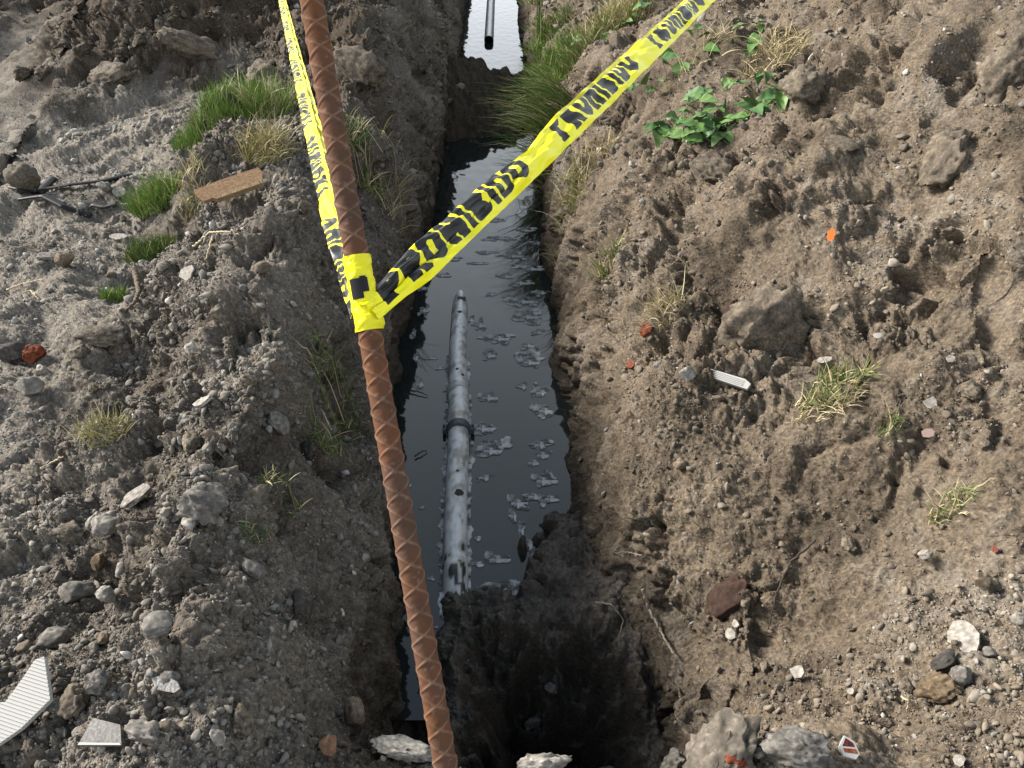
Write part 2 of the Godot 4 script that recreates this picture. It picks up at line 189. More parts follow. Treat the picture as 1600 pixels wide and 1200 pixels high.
const STRAPS := [
	["curved black plastic strip round the brown upright rock", [[-2.543, 3.920, 0.01], [-2.481, 3.896, 0.015], [-2.440, 3.975, 0.015], [-2.484, 4.222, 0.01]], 0.022],
	["long black plastic strip lying towards the bright tuft", [[-2.442, 3.965, 0.012], [-2.290, 4.007, 0.015], [-2.147, 4.061, 0.012], [-2.089, 4.236, 0.01]], 0.026],
	["black plastic strip nearest the camera on trodden ground", [[-2.461, 3.830, 0.01], [-2.332, 3.822, 0.014], [-2.216, 3.763, 0.012], [-2.100, 3.772, 0.008]], 0.022],
	["flat dark plastic offcut by the bright tuft", [[-2.108, 3.842, 0.01], [-2.035, 3.821, 0.012], [-1.987, 3.841, 0.01]], 0.03],
]
# x, d, half width, half length
const SCUM := [
	[-0.071, 3.628, 0.0761, 0.0450],
	[-0.121, 3.465, 0.0327, 0.0485],
	[0.084, 3.399, 0.0776, 0.0770],
	[-0.115, 3.094, 0.0394, 0.0365],
	[0.141, 3.131, 0.0397, 0.0425],
	[0.151, 2.988, 0.0415, 0.0500],
	[-0.135, 2.857, 0.0489, 0.0470],
	[-0.097, 2.699, 0.0610, 0.0520],
	[0.123, 2.739, 0.0392, 0.0310],
	[0.127, 2.669, 0.0358, 0.0345],
	[0.090, 2.618, 0.0245, 0.0205],
	[0.124, 2.504, 0.0423, 0.0475],
	[-0.112, 2.524, 0.0293, 0.0180],
	[-0.364, 3.341, 0.0192, 0.0145],
	[-0.417, 3.435, 0.0358, 0.0150],
	[0.049, 3.184, 0.0216, 0.0270],
	[-0.177, 3.767, 0.0312, 0.0475],
	[0.081, 3.857, 0.0884, 0.0705],
	[0.058, 4.032, 0.0839, 0.0525],
	[0.137, 3.687, 0.0273, 0.0265],
	[-0.122, 4.116, 0.0296, 0.0195],
	[-0.494, 3.929, 0.0250, 0.0505],
	[-0.520, 3.687, 0.0137, 0.0400],
	[-0.057, 2.070, 0.0426, 0.0220],
	[-0.045, 1.930, 0.0681, 0.0265],
	[-0.112, 1.873, 0.0201, 0.0110],
	[-0.127, 2.045, 0.0187, 0.0110],
	[-0.131, 2.174, 0.0146, 0.0100],
	[0.009, 1.919, 0.0226, 0.0205],
	[-0.290, 1.978, 0.0092, 0.0075],
	[-0.255, 1.764, 0.0065, 0.0050],
	[-0.360, 2.341, 0.0089, 0.0070],
	[-0.267, 2.235, 0.0074, 0.0070],
	[0.000, 4.623, 0.0806, 0.0370],
	[0.117, 4.444, 0.0862, 0.0390],
	[0.046, 4.259, 0.0760, 0.0365],
	[0.171, 4.132, 0.0519, 0.0310],
	[-0.038, 4.342, 0.0538, 0.0250],
	[0.166, 4.812, 0.0748, 0.0295],
	[-0.162, 4.669, 0.0690, 0.0230],
	[-0.400, 4.577, 0.0601, 0.0230],
	[-0.425, 4.359, 0.0502, 0.0255],
	[-0.084, 4.891, 0.0842, 0.0255],
	[0.086, 5.014, 0.0772, 0.0260],
	[-0.228, 3.822, 0.0176, 0.0275],
	[-0.488, 3.435, 0.0130, 0.0480],
	[-0.447, 3.206, 0.0124, 0.0490],
	[0.083, 3.558, 0.0334, 0.0250],
	[-0.447, 4.669, 0.0406, 0.0190],
	[-0.218, 4.514, 0.0476, 0.0175],
	[-0.420, 2.469, 0.0079, 0.0080],
	[-0.366, 5.120, 0.0653, 0.0215],
	[-0.132, 5.174, 0.0791, 0.0220],
	[-0.306, 1.901, 0.0068, 0.0055],
	[-0.525, 4.195, 0.0187, 0.0320],
]
# x, d, half width, half length
const SHORE := [
	[0.154, 2.393, 0.0309, 0.0190],
	[0.090, 2.408, 0.0387, 0.0150],
	[0.020, 2.370, 0.0307, 0.0370],
	[0.008, 2.298, 0.0176, 0.0320],
	[0.037, 2.221, 0.0148, 0.0340],
	[0.063, 2.147, 0.0121, 0.0295],
	[0.080, 2.076, 0.0142, 0.0255],
	[0.088, 2.020, 0.0186, 0.0180],
	[0.060, 1.975, 0.0161, 0.0210],
	[0.068, 1.916, 0.0181, 0.0200],
	[0.049, 1.867, 0.0156, 0.0140],
	[0.118, 2.370, 0.0153, 0.0295],
	[-0.186, 1.839, 0.0155, 0.0135],
	[-0.191, 1.777, 0.0108, 0.0295],
	[-0.196, 1.686, 0.0084, 0.0325],
	[-0.197, 1.601, 0.0072, 0.0285],
	[-0.195, 1.531, 0.0060, 0.0185],
]
const TILE := [-0.997, 0.954, 0.001295]
const GREY_TILE := [-0.756, 0.860, 0.001205]
const BOARD := [-1.237, 3.401, 0.002850]
const STRIP := [0.741, 2.260, 0.002179]
const SHARD := [0.670, 0.906, 0.001288]

var NR := 0
var NC := 0
var DS := PackedFloat64Array()
var key_col := PackedInt32Array()
var POS := PackedVector3Array()
var NRM := PackedVector3Array()
var COL := PackedColorArray()
var UVS := PackedVector2Array()
var BIN := PackedFloat32Array()   # highest surface point over a 2 cm grid
const BX0 := -6.0
const BW := 600
const BD := 700

func _ready():
	rng.seed = 4711
	sky_sun_camera()
	materials()
	terrain()
	water_and_mud()
	rock_kinds()
	pipes()
	stones()
	stake_and_tape()
	grasses()
	weeds()
	twigs()
	rubbish()

# ------------------------------------------------------------------ camera, sky, sun
func sky_sun_camera():
	var cam := Camera3D.new()
	cam.name = "camera"
	cam.position = Vector3(0, 2.22, 0)
	cam.rotation_degrees = Vector3(-34.7, 0, 0)
	cam.fov = 51.06
	cam.near = 0.05
	cam.far = 200.0
	add_child(cam)
	cam.current = true
	var env := Environment.new()
	env.background_mode = Environment.BG_SKY
	env.tonemap_mode = Environment.TONE_MAPPER_LINEAR
	env.tonemap_exposure = 2.25
	env.sdfgi_enabled = true
	env.ssao_enabled = true
	env.ssil_enabled = true
	var sky := Sky.new()
	var sm := ProceduralSkyMaterial.new()
	sm.sky_top_color = Color(0.20, 0.30, 0.40)
	sm.sky_horizon_color = Color(0.96, 0.98, 1.0)
	sm.sky_curve = 0.6
	sm.sky_energy_multiplier = 1.05
	sm.ground_bottom_color = Color(0.2, 0.18, 0.16)
	sm.ground_horizon_color = Color(0.5, 0.48, 0.45)
	sm.sun_angle_max = 20.0
	sky.sky_material = sm
	env.sky = sky
	env.ambient_light_source = Environment.AMBIENT_SOURCE_SKY
	var we := WorldEnvironment.new()
	we.name = "world_environment"
	we.environment = env
	add_child(we)
	var sun := DirectionalLight3D.new()
	sun.name = "sun"
	sun.light_energy = 1.6
	sun.light_angular_distance = 20.0
	sun.light_color = Color(1.0, 0.97, 0.935)
	sun.shadow_enabled = true
	add_child(sun)
	sun.look_at_from_position(Vector3(-6.0, 3.7, -2.2), Vector3.ZERO, Vector3.UP)

# ------------------------------------------------------------------ helpers
func numbered(called: String) -> String:
	if not used.has(called):
		used[called] = 0
		return called
	used[called] += 1
	return "%s_%03d" % [called, used[called]]

func tag(o: Node, label: String, category: String, group := ""):
	o.set_meta("label", label)
	o.set_meta("category", category)
	if group != "":
		o.set_meta("group", group)

func inst(called: String, mesh: Mesh, mat: Material, parent: Node = self) -> MeshInstance3D:
	var o := MeshInstance3D.new()
	o.name = numbered(called) if parent == self else called
	o.mesh = mesh
	if mat != null:
		o.material_override = mat
	parent.add_child(o, true)
	return o

func thing(called: String, label: String, category: String, at := Vector3.ZERO, group := "") -> Node3D:
	var o := Node3D.new()
	o.name = numbered(called)
	add_child(o, true)
	o.position = at
	tag(o, label, category, group)
	return o

func noise(kind: int, freq: float, oct: int, s: int, frac := FastNoiseLite.FRACTAL_FBM) -> FastNoiseLite:
	var n := FastNoiseLite.new()
	n.noise_type = kind
	n.frequency = freq
	n.seed = s
	n.fractal_type = frac if oct > 1 else FastNoiseLite.FRACTAL_NONE
	n.fractal_octaves = oct
	return n

func lin(r: float, g: float, b: float) -> Color:
	return Color(r, g, b).linear_to_srgb()

# ------------------------------------------------------------------ materials
func gray_image(n: int, f: Callable) -> ImageTexture:
	var im := Image.create(n, n, true, Image.FORMAT_RGB8)
	for y in n:
		for x in n:
			im.set_pixel(x, y, f.call(x, y))
	im.generate_mipmaps()
	return ImageTexture.create_from_image(im)

func soil_textures():
	var n := 1024
	var a: Image = noise(FastNoiseLite.TYPE_SIMPLEX_SMOOTH, 0.05, 4, 3).get_seamless_image(n, n)
	var b: Image = noise(FastNoiseLite.TYPE_CELLULAR, 0.06, 1, 5).get_seamless_image(n, n)
	var c: Image = noise(FastNoiseLite.TYPE_SIMPLEX_SMOOTH, 0.012, 3, 8).get_seamless_image(n, n)
	var kn := noise(FastNoiseLite.TYPE_CELLULAR, 0.022, 3, 15)
	kn.cellular_return_type = FastNoiseLite.RETURN_DISTANCE2_SUB
	kn.domain_warp_enabled = true
	kn.domain_warp_amplitude = 22.0
	kn.domain_warp_frequency = 0.03
	var dk := kn.get_seamless_image(n, n).get_data()
	var da := a.get_data(); var db := b.get_data(); var dc := c.get_data()
	var col := PackedByteArray(); col.resize(n * n * 3)
	var hgt := PackedByteArray(); hgt.resize(n * n)
	var r := RandomNumberGenerator.new()
	r.seed = 77
	for i in n * n:
		var va := da[i] / 255.0
		var vb := db[i] / 255.0
		var vc := dc[i] / 255.0
		var g := r.randf()
		var kr := smoothstep(0.0, 0.30, dk[i] / 255.0)
		var v := 0.46 + 0.44 * va + 0.16 * (vc - 0.5) + 0.12 * (g - 0.5) - 0.16 * vb
		var w := clampf(v, 0.06, 0.95)
		if va > 0.80 and g > 0.55:
			w = minf(0.98, w + 0.22)
		col[i * 3] = int(255 * w)
		col[i * 3 + 1] = int(255 * w * (0.985 - 0.02 * vc))
		col[i * 3 + 2] = int(255 * w * (0.97 - 0.05 * vc))
		hgt[i] = int(255 * clampf(0.36 * va + 0.24 * (1.0 - vb) + 0.34 * kr + 0.10 * (g - 0.5), 0, 1))
	var ci := Image.create_from_data(n, n, false, Image.FORMAT_RGB8, col)
	var hi := Image.create_from_data(n, n, false, Image.FORMAT_L8, hgt)
	return [ImageTexture.create_from_image(ci), ImageTexture.create_from_image(hi)]

func plain(r: float, g: float, b: float, rough := 0.85) -> StandardMaterial3D:
	var m := StandardMaterial3D.new()
	m.albedo_color = lin(r, g, b)
	m.roughness = rough
	m.metallic_specular = 0.3
	return m

func materials():
	var st = soil_textures()
	var m := StandardMaterial3D.new()
	m.albedo_texture = st[0]
	m.vertex_color_use_as_albedo = true
	m.roughness = 0.95
	m.metallic_specular = 0.2
	m.uv1_scale = Vector3(1.5, 1.5, 1.5)
	m.uv1_triplanar = true
	m.uv1_world_triplanar = true
	m.heightmap_enabled = true
	m.heightmap_texture = st[1]
	m.heightmap_scale = 0.8
	M.soil = m
	var w := StandardMaterial3D.new()
	w.albedo_color = lin(0.012, 0.016, 0.016)
	w.roughness = 0.04
	w.metallic_specular = 0.5
	M.water = w
	var mud: StandardMaterial3D = m.duplicate()
	mud.roughness = 0.55
	mud.metallic_specular = 0.4
	M.mud = mud
	var cr: StandardMaterial3D = m.duplicate()
	cr.heightmap_enabled = false
	cr.albedo_texture = null
	cr.heightmap_texture = null
	M.crumb = cr
	var gr := StandardMaterial3D.new()
	gr.vertex_color_use_as_albedo = true
	gr.roughness = 0.6
	gr.metallic_specular = 0.3
	gr.backlight = Color(0.35, 0.35, 0.25)
	gr.cull_mode = BaseMaterial3D.CULL_DISABLED
	M.grass = gr
	M.leaf = []
	for c in [[.085, .165, .045], [.06, .125, .04], [.115, .19, .06]]:
		var lf := plain(c[0], c[1], c[2], 0.5)
		lf.vertex_color_use_as_albedo = true
		lf.backlight = Color(0.35, 0.35, 0.2)
		lf.cull_mode = BaseMaterial3D.CULL_DISABLED
		M.leaf.append(lf)
	M.stem = plain(.22, .24, .09, 0.6)
	M.stem.vertex_color_use_as_albedo = true
	M.twig = plain(.13, .10, .07)
	M.twig.vertex_color_use_as_albedo = true
	M.straw = plain(.45, .38, .24)
	M.straw.vertex_color_use_as_albedo = true
	M.pale_root = plain(.27, .235, .18)
	M.pale_root.vertex_color_use_as_albedo = true
	M.dark_twig = plain(.055, .045, .035)
	M.dark_twig.vertex_color_use_as_albedo = true
	var pi := StandardMaterial3D.new()
	pi.vertex_color_use_as_albedo = true
	pi.roughness = 0.32
	M.pipe = pi
	M.clamp = plain(.06, .07, .08, 0.45)
	M.spot_black = plain(.022, .02, .018, 0.6)
	M.scum = []
	for a in [0.62, 0.8]:
		var sf := plain(.52, .53, .51, 0.8)
		var fn := noise(FastNoiseLite.TYPE_SIMPLEX, 0.02, 4, 41)
		var im := Image.create(256, 256, false, Image.FORMAT_RGBA8)
		for y in 256:
			for x in 256:
				var e := fn.get_noise_2d(x, y)
				var k := clampf(0.75 + 0.6 * e, 0.3, 1.0)
				im.set_pixel(x, y, Color(k, k, k, a * smoothstep(-0.75, 0.1, e)))
		sf.albedo_texture = ImageTexture.create_from_image(im)
		sf.uv1_scale = Vector3(2.3, 2.3, 2.3)
		sf.transparency = BaseMaterial3D.TRANSPARENCY_ALPHA
		M.scum.append(sf)
	var ru := StandardMaterial3D.new()
	ru.vertex_color_use_as_albedo = true
	ru.roughness = 0.9
	ru.metallic_specular = 0.25
	M.rust = ru
	var ta := StandardMaterial3D.new()
	ta.albedo_texture = tape_texture()
	ta.roughness = 0.38
	ta.metallic_specular = 0.4
	ta.backlight = Color(0.35, 0.35, 0.1)
	ta.cull_mode = BaseMaterial3D.CULL_DISABLED
	M.tape = ta
	M.tape_wrap = plain(.70, .66, .02, 0.38)
	M.black_print = plain(.012, .012, .014, 0.35)
	M.black_print.cull_mode = BaseMaterial3D.CULL_DISABLED
	M.tile = plain(.33, .328, .31, 0.7)
	M.grey_tile = plain(.16, .165, .165, 0.25)
	M.paint_dark = plain(.12, .03, .025, 0.4)
	M.black_plastic = plain(.022, .023, .025, 0.5)

	M.shard_pink = plain(.22, .16, .14, 0.8)
	M.chip_orange = plain(.58, .14, .03, 0.6)
	M.chip_red = plain(.26, .085, .05, 0.8)
	M.brick_dark = plain(.075, .045, .034, 0.9)
	M.film = plain(.34, .35, .36, 0.2)
	var wo := plain(.50, .33, .20, 0.7)
	M.wood = wo
	M.pale_wood = plain(.52, .40, .24, 0.7)
	for k in ["grey_tile", "wood", "pale_wood", "chip_red", "paint_dark", "black_plastic", "film"]:
		var dm: StandardMaterial3D = M[k]
		dm.albedo_texture = st[0]
		dm.albedo_color = (dm.albedo_color.srgb_to_linear() * (1.9 if k == "tile" else 1.5)).linear_to_srgb()
		dm.uv1_triplanar = true
		dm.uv1_scale = Vector3(2.5, 2.5, 2.5) if k != "wood" else Vector3(1.0, 8.0, 8.0)

# ------------------------------------------------------------------ terrain
func catmull(p0: float, p1: float, p2: float, p3: float, t0: float, t1: float, t2: float, t3: float, t: float) -> float:
	var h := t2 - t1
	var m1 := (p2 - p0) / (t2 - t0) * h
	var m2 := (p3 - p1) / (t3 - t1) * h
	var s := (t - t1) / h
	var s2 := s * s
	var s3 := s2 * s
	return (2 * s3 - 3 * s2 + 1) * p1 + (s3 - 2 * s2 + s) * m1 + (-2 * s3 + 3 * s2) * p2 + (s3 - s2) * m2

func section(d: float) -> PackedFloat64Array:
	var k := 0
	while k < STATIONS.size() - 2 and STATIONS[k + 1] < d:
		k += 1
	var a: int = maxi(k - 1, 0)
	var b: int = mini(k + 2, STATIONS.size() - 1)
	var out := PackedFloat64Array()
	out.resize(36)
	for i in 36:
		if d < 1.4 or d > 12.0:
			out[i] = lerpf(PROFILE[k][i], PROFILE[k + 1][i], (d - STATIONS[k]) / (STATIONS[k + 1] - STATIONS[k]))
		else:
			out[i] = catmull(PROFILE[a][i], PROFILE[k][i], PROFILE[k + 1][i], PROFILE[b][i], STATIONS[a], STATIONS[k], STATIONS[k + 1], STATIONS[b], d)
	return out

func terrain():
	for d in [-30.0, -10.0, -4.0, -2.0, -1.0, -0.4, 0.0, 0.2, 0.35, 0.45]:
		DS.append(d)
	var d := 0.5
	while d < 14.0:
		DS.append(d)
		d += maxf(0.0032, 0.0042 * d)
	while d < 42.0:
		DS.append(d)
		d *= 1.06
	NR = DS.size()
	NC = 1
	key_col.append(0)
	for s in SEGMENTS:
		NC += s
		key_col.append(NC - 1)
	POS.resize(NR * NC)
	NRM.resize(NR * NC)
	COL.resize(NR * NC)
	UVS.resize(NR * NC)
	var bend := noise(FastNoiseLite.TYPE_SIMPLEX_SMOOTH, 0.8, 3, 9)
	var px := PackedFloat64Array(); px.resize(NC)
	var py := PackedFloat64Array(); py.resize(NC)
	for r in NR:
		var dd := DS[r]
		var k := section(dd)
		var c := 0
		for s in SEGMENTS.size():
			var n: int = SEGMENTS[s]
			for i in n:
				var t := float(i) / n
				px[c] = lerpf(k[s * 2], k[s * 2 + 2], t)
				py[c] = lerpf(k[s * 2 + 1], k[s * 2 + 3], t)
				c += 1
		px[c] = k[34]
		py[c] = k[35]
		# round the corners of the section: running means over the columns
		for pas in 2:
			var w := 9
			var sx := 0.0
			var sy := 0.0
			var qx := px.duplicate()
			var qy := py.duplicate()
			for i in range(key_col[2] - w, key_col[2] + w + 1):
				sx += qx[i]
				sy += qy[i]
			for i in range(key_col[2], key_col[15]):
				px[i] = sx / (2 * w + 1)
				py[i] = sy / (2 * w + 1)
				sx += qx[i + w + 1] - qx[i - w]
				sy += qy[i + w + 1] - qy[i - w]
		if dd > 0.4 and dd < 30.0:
			for i in range(key_col[2], key_col[15]):
				var free := clampf((py[i] - 0.45) / 0.3, 0.0, 1.0)
				var wx := px[i]
				px[i] += 0.16 * free * bend.get_noise_2d(dd, wx * 0.5)
				py[i] += 0.13 * free * bend.get_noise_2d(dd * 1.1 + 40.0, wx * 1.6)
				px[i] += 0.05 * (1.0 - free) * bend.get_noise_2d(dd * 2.2, signf(wx) * 9.0)
		var near := []
		for h in HEAPS:
			if absf(dd - h[1]) < h[3] * 2.6:
				near.append(h)
		var row := r * NC
		for i in NC:
			var y := py[i]
			if near.size() > 0 and y > 0.1:
				for h in near:
					var ex: float = (px[i] - h[0]) / h[2]
					var ed: float = (dd - h[1]) / h[3]
					var e := ex * ex + ed * ed
					if e < 6.5:
						y += h[4] * exp(-e) * minf(1.0, (py[i] - 0.1) / 0.2)
			POS[row + i] = Vector3(px[i], y, -dd)
			UVS[row + i] = Vector2(px[i] + (y if i > key_col[9] else -y) * 0.8, dd + 0.5 * y)
	normals()
	displace()
	normals()
	fill_bins()
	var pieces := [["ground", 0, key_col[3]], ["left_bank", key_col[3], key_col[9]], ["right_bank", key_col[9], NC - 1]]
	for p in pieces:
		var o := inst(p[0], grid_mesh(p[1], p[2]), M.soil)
		o.set_meta("kind", "structure")

func normals():
	for r in NR:
		var up := mini(r + 1, NR - 1) * NC
		var dn := maxi(r - 1, 0) * NC
		var row := r * NC
		for c in NC:
			var a := POS[row + mini(c + 1, NC - 1)] - POS[row + maxi(c - 1, 0)]
			var b := POS[dn + c] - POS[up + c]
			NRM[row + c] = b.cross(a).normalized()

func displace():
	var big := noise(FastNoiseLite.TYPE_SIMPLEX_SMOOTH, 1.6, 4, 11)
	var clod := noise(FastNoiseLite.TYPE_SIMPLEX, 4.2, 4, 21, FastNoiseLite.FRACTAL_RIDGED)
	var cell := noise(FastNoiseLite.TYPE_CELLULAR, 11.0, 1, 31)
	cell.cellular_jitter = 1.0
	var cell2 := noise(FastNoiseLite.TYPE_CELLULAR, 34.0, 1, 33)
	var fine := noise(FastNoiseLite.TYPE_SIMPLEX, 45.0, 3, 41)
	var cell3 := noise(FastNoiseLite.TYPE_CELLULAR, 72.0, 1, 37)
	var crack := noise(FastNoiseLite.TYPE_CELLULAR, 6.5, 1, 35)
	crack.cellular_return_type = FastNoiseLite.RETURN_DISTANCE2_SUB
	var step: FastNoiseLite = crack.duplicate()
	step.cellular_return_type = FastNoiseLite.RETURN_CELL_VALUE
	var mask := noise(FastNoiseLite.TYPE_SIMPLEX_SMOOTH, 2.6, 2, 51)
	var tone := noise(FastNoiseLite.TYPE_SIMPLEX_SMOOTH, 1.7, 4, 61)
	var tone2 := noise(FastNoiseLite.TYPE_SIMPLEX, 9.0, 3, 71)
	var wallA := key_col[7]
	var wallB := key_col[11]
	for r in NR:
		var dd := DS[r]
		if dd < 0.3 or dd > 20.0:
			for c in NC:
				COL[r * NC + c] = Color(0.30, 0.26, 0.21)
			continue
		var row := r * NC
		var far := clampf(1.0 - (dd - 9.0) / 8.0, 0.3, 1.0)
		for c in NC:
			var i := row + c
			var p := POS[i]
			if absf(p.x) > 7.0 or (p.y < -0.15 and c > key_col[8] + 1 and c < key_col[10] - 1):
				COL[i] = Color(0.12, 0.11, 0.1)
				continue
			var n := NRM[i]
			var mk := mask.get_noise_3dv(p)
			# how lumpy the soil is here
			var lump := clampf(0.6 + 1.3 * mk, 0.12, 1.15)
			if c < key_col[4]:
				# trodden field, but the heaps on it are clods
				lump *= lerpf(lerpf(0.32, 1.3, smoothstep(0.78, 0.95, p.y)), 1.0, smoothstep(key_col[3] - 25, key_col[3] + 30, c))
			elif c > wallB:
				# the bank by the pit is scraped smooth
				lump *= 1.0 - 0.5 * smoothstep(0.4, 0.6, p.x) * smoothstep(2.4, 1.9, dd) * smoothstep(1.05, 0.85, p.y)
			var b := big.get_noise_3dv(p)
			var cl := clod.get_noise_3dv(p)
			var q := p + Vector3(b, cl * 0.3, b) * 0.03
			var c1 := cell.get_noise_3dv(q)
			var c2 := cell2.get_noise_3dv(q)
			var fi := fine.get_noise_3dv(p)
			var wall := 1.0 if c >= wallA and c <= wallB else 0.0
			var e := b * (0.10 - 0.03 * wall)
			e += -cl * 0.058 * lump * (1.0 - 0.35 * wall)
			e += -(c1 + 0.6) * 0.062 * lump * lump * (1.0 - 0.4 * wall)
			e += -(c2 + 0.6) * 0.027 * (0.3 + 0.7 * lump)
			e += fi * 0.011 - (cell3.get_noise_3dv(p) + 0.6) * 0.010 * (0.3 + 0.9 * lump)
			# clods parted by crevices
			var pc := p + Vector3(cl, b, -cl) * 0.05
			var kr := crack.get_noise_3dv(pc) + 1.0
			e += 0.022 * step.get_noise_3dv(pc) * lump * smoothstep(0.0, 0.12, kr) * (1.0 - 0.5 * wall)
			e -= 0.042 * lump * smoothstep(0.22, 0.0, kr) * smoothstep(-0.15, 0.25, mk + b * 0.6)
			POS[i] = p + n * e * far
			# soil colours
			var t := tone.get_noise_3dv(p)
			var t2 := tone2.get_noise_3dv(p)
			var side := clampf((p.x + 0.2 + 0.5 * t) / 0.5, 0.0, 1.0)
			var base := Color(0.285, 0.262, 0.23).lerp(Color(0.30, 0.254, 0.198), side)
			if c < key_col[4]:
				base = base.lerp(Color(0.42, 0.40, 0.362), smoothstep(0.9, 0.75, p.y + 0.1 * t) * smoothstep(key_col[3] + 30, key_col[3] - 20, c))
			if c < key_col[5] and dd > 4.6:
				# the heap beyond is freshly dug, darker earth
				base = base.lerp(Color(0.15, 0.125, 0.098), smoothstep(0.86, 1.02, p.y + 0.16 * t2))
			var dark := Color(0.115, 0.097, 0.076)
			var pale := Color(0.44, 0.41, 0.36)
			base = base.lerp(dark, clampf(t * 1.2 + t2 * 0.6 + 0.02, 0.0, 0.8))
			base = base.lerp(pale, clampf(-t * 0.9 - t2 * 0.8 - 0.12, 0.0, 0.75))
			base *= 1.0 + 0.30 * fi + 0.15 * t2
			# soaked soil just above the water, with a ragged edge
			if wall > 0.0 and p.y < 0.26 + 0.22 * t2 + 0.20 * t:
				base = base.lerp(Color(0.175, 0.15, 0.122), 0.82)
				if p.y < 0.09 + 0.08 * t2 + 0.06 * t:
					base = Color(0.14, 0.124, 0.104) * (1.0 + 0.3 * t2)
			base.a = 1.0
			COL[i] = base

func fill_bins():
	BIN.resize(BW * BD)
	BIN.fill(-9.0)
	for i in POS.size():
		var p := POS[i]
		var x := int((p.x - BX0) / 0.02)
		var y := int(-p.z / 0.02)
		if x >= 0 and x < BW and y >= 0 and y < BD:
			var k := y * BW + x
			if p.y > BIN[k]:
				BIN[k] = p.y
	for y in BD:
		for x in range(1, BW):
			var k := y * BW + x
			if BIN[k] < -8.0:
				BIN[k] = BIN[k - 1]

func raise_bins(x0: float, x1: float, d0: float, d1: float, f: Callable):
	for by in range(int(d0 / 0.02), int(d1 / 0.02)):
		for bx in range(int((x0 - BX0) / 0.02), int((x1 - BX0) / 0.02)):
			var k := by * BW + bx
			BIN[k] = maxf(BIN[k], f.call(BX0 + (bx + 0.5) * 0.02, (by + 0.5) * 0.02))

func ground_at(x: float, d: float) -> float:
	var bx := clampi(int((x - BX0) / 0.02), 0, BW - 1)
	var bd := clampi(int(d / 0.02), 0, BD - 1)
	return BIN[bd * BW + bx]

func slope_at(x: float, d: float, e := 0.06) -> Vector3:
	var a := ground_at(x + e, d) - ground_at(x - e, d)
	var b := ground_at(x, d + e) - ground_at(x, d - e)
	return Vector3(-a / (2 * e), 1.0, b / (2 * e)).normalized()

func grid_mesh(c0: int, c1: int) -> ArrayMesh:
	var w := c1 - c0 + 1
	var v := PackedVector3Array(); var n := PackedVector3Array(); var k := PackedColorArray(); var u := PackedVector2Array()
	for r in NR:
		u.append_array(UVS.slice(r * NC + c0, r * NC + c1 + 1))
		v.append_array(POS.slice(r * NC + c0, r * NC + c1 + 1))
		n.append_array(NRM.slice(r * NC + c0, r * NC + c1 + 1))
		k.append_array(COL.slice(r * NC + c0, r * NC + c1 + 1))
	var ix := PackedInt32Array()
	ix.resize((NR - 1) * (w - 1) * 6)
	var j := 0
	for r in NR - 1:
		for c in w - 1:
			var a := r * w + c
			var b := a + w
			ix[j] = a; ix[j + 1] = b; ix[j + 2] = a + 1
			ix[j + 3] = a + 1; ix[j + 4] = b; ix[j + 5] = b + 1
			j += 6
	return arrays_mesh(v, n, k, ix, u)

func arrays_mesh(v: PackedVector3Array, n: PackedVector3Array, k: PackedColorArray, ix: PackedInt32Array, uv := PackedVector2Array()) -> ArrayMesh:
	var a := []
	a.resize(Mesh.ARRAY_MAX)
	a[Mesh.ARRAY_VERTEX] = v
	a[Mesh.ARRAY_NORMAL] = n
	if k.size() > 0:
		a[Mesh.ARRAY_COLOR] = k
	if uv.size() > 0:
		a[Mesh.ARRAY_TEX_UV] = uv
	a[Mesh.ARRAY_INDEX] = ix
	var m := ArrayMesh.new()
	m.add_surface_from_arrays(Mesh.PRIMITIVE_TRIANGLES, a)
	return m

# a sheet of soil over x0..x1, d0..d1 whose height comes from a callable(x, d); skips what lies below floor
func sheet_mesh(x0: float, x1: float, d0: float, d1: float, step: float, f: Callable, tint: Callable, skip = null) -> ArrayMesh:
	var w := int((x1 - x0) / step) + 1
	var h := int((d1 - d0) / step) + 1
	var v := PackedVector3Array(); var n := PackedVector3Array(); var k := PackedColorArray(); var ix := PackedInt32Array(); var u := PackedVector2Array()
	for r in h:
		for c in w:
			var x := x0 + c * step
			var d := d0 + r * step
			v.append(Vector3(x, f.call(x, d), -d))
			k.append(tint.call(x, d))
			u.append(Vector2(x, d))
	for r in h:
		for c in w:
			var a := v[r * w + mini(c + 1, w - 1)] - v[r * w + maxi(c - 1, 0)]
			var b := v[maxi(r - 1, 0) * w + c] - v[mini(r + 1, h - 1) * w + c]
			n.append(b.cross(a).normalized())
	for r in h - 1:
		for c in w - 1:
			var a := r * w + c
			var b := a + w
			if skip != null and skip.call(v[a].x, -v[a].z):
				continue
			ix.append_array(PackedInt32Array([a, b, a + 1, a + 1, b, b + 1]))
	return arrays_mesh(v, n, k, ix, u)

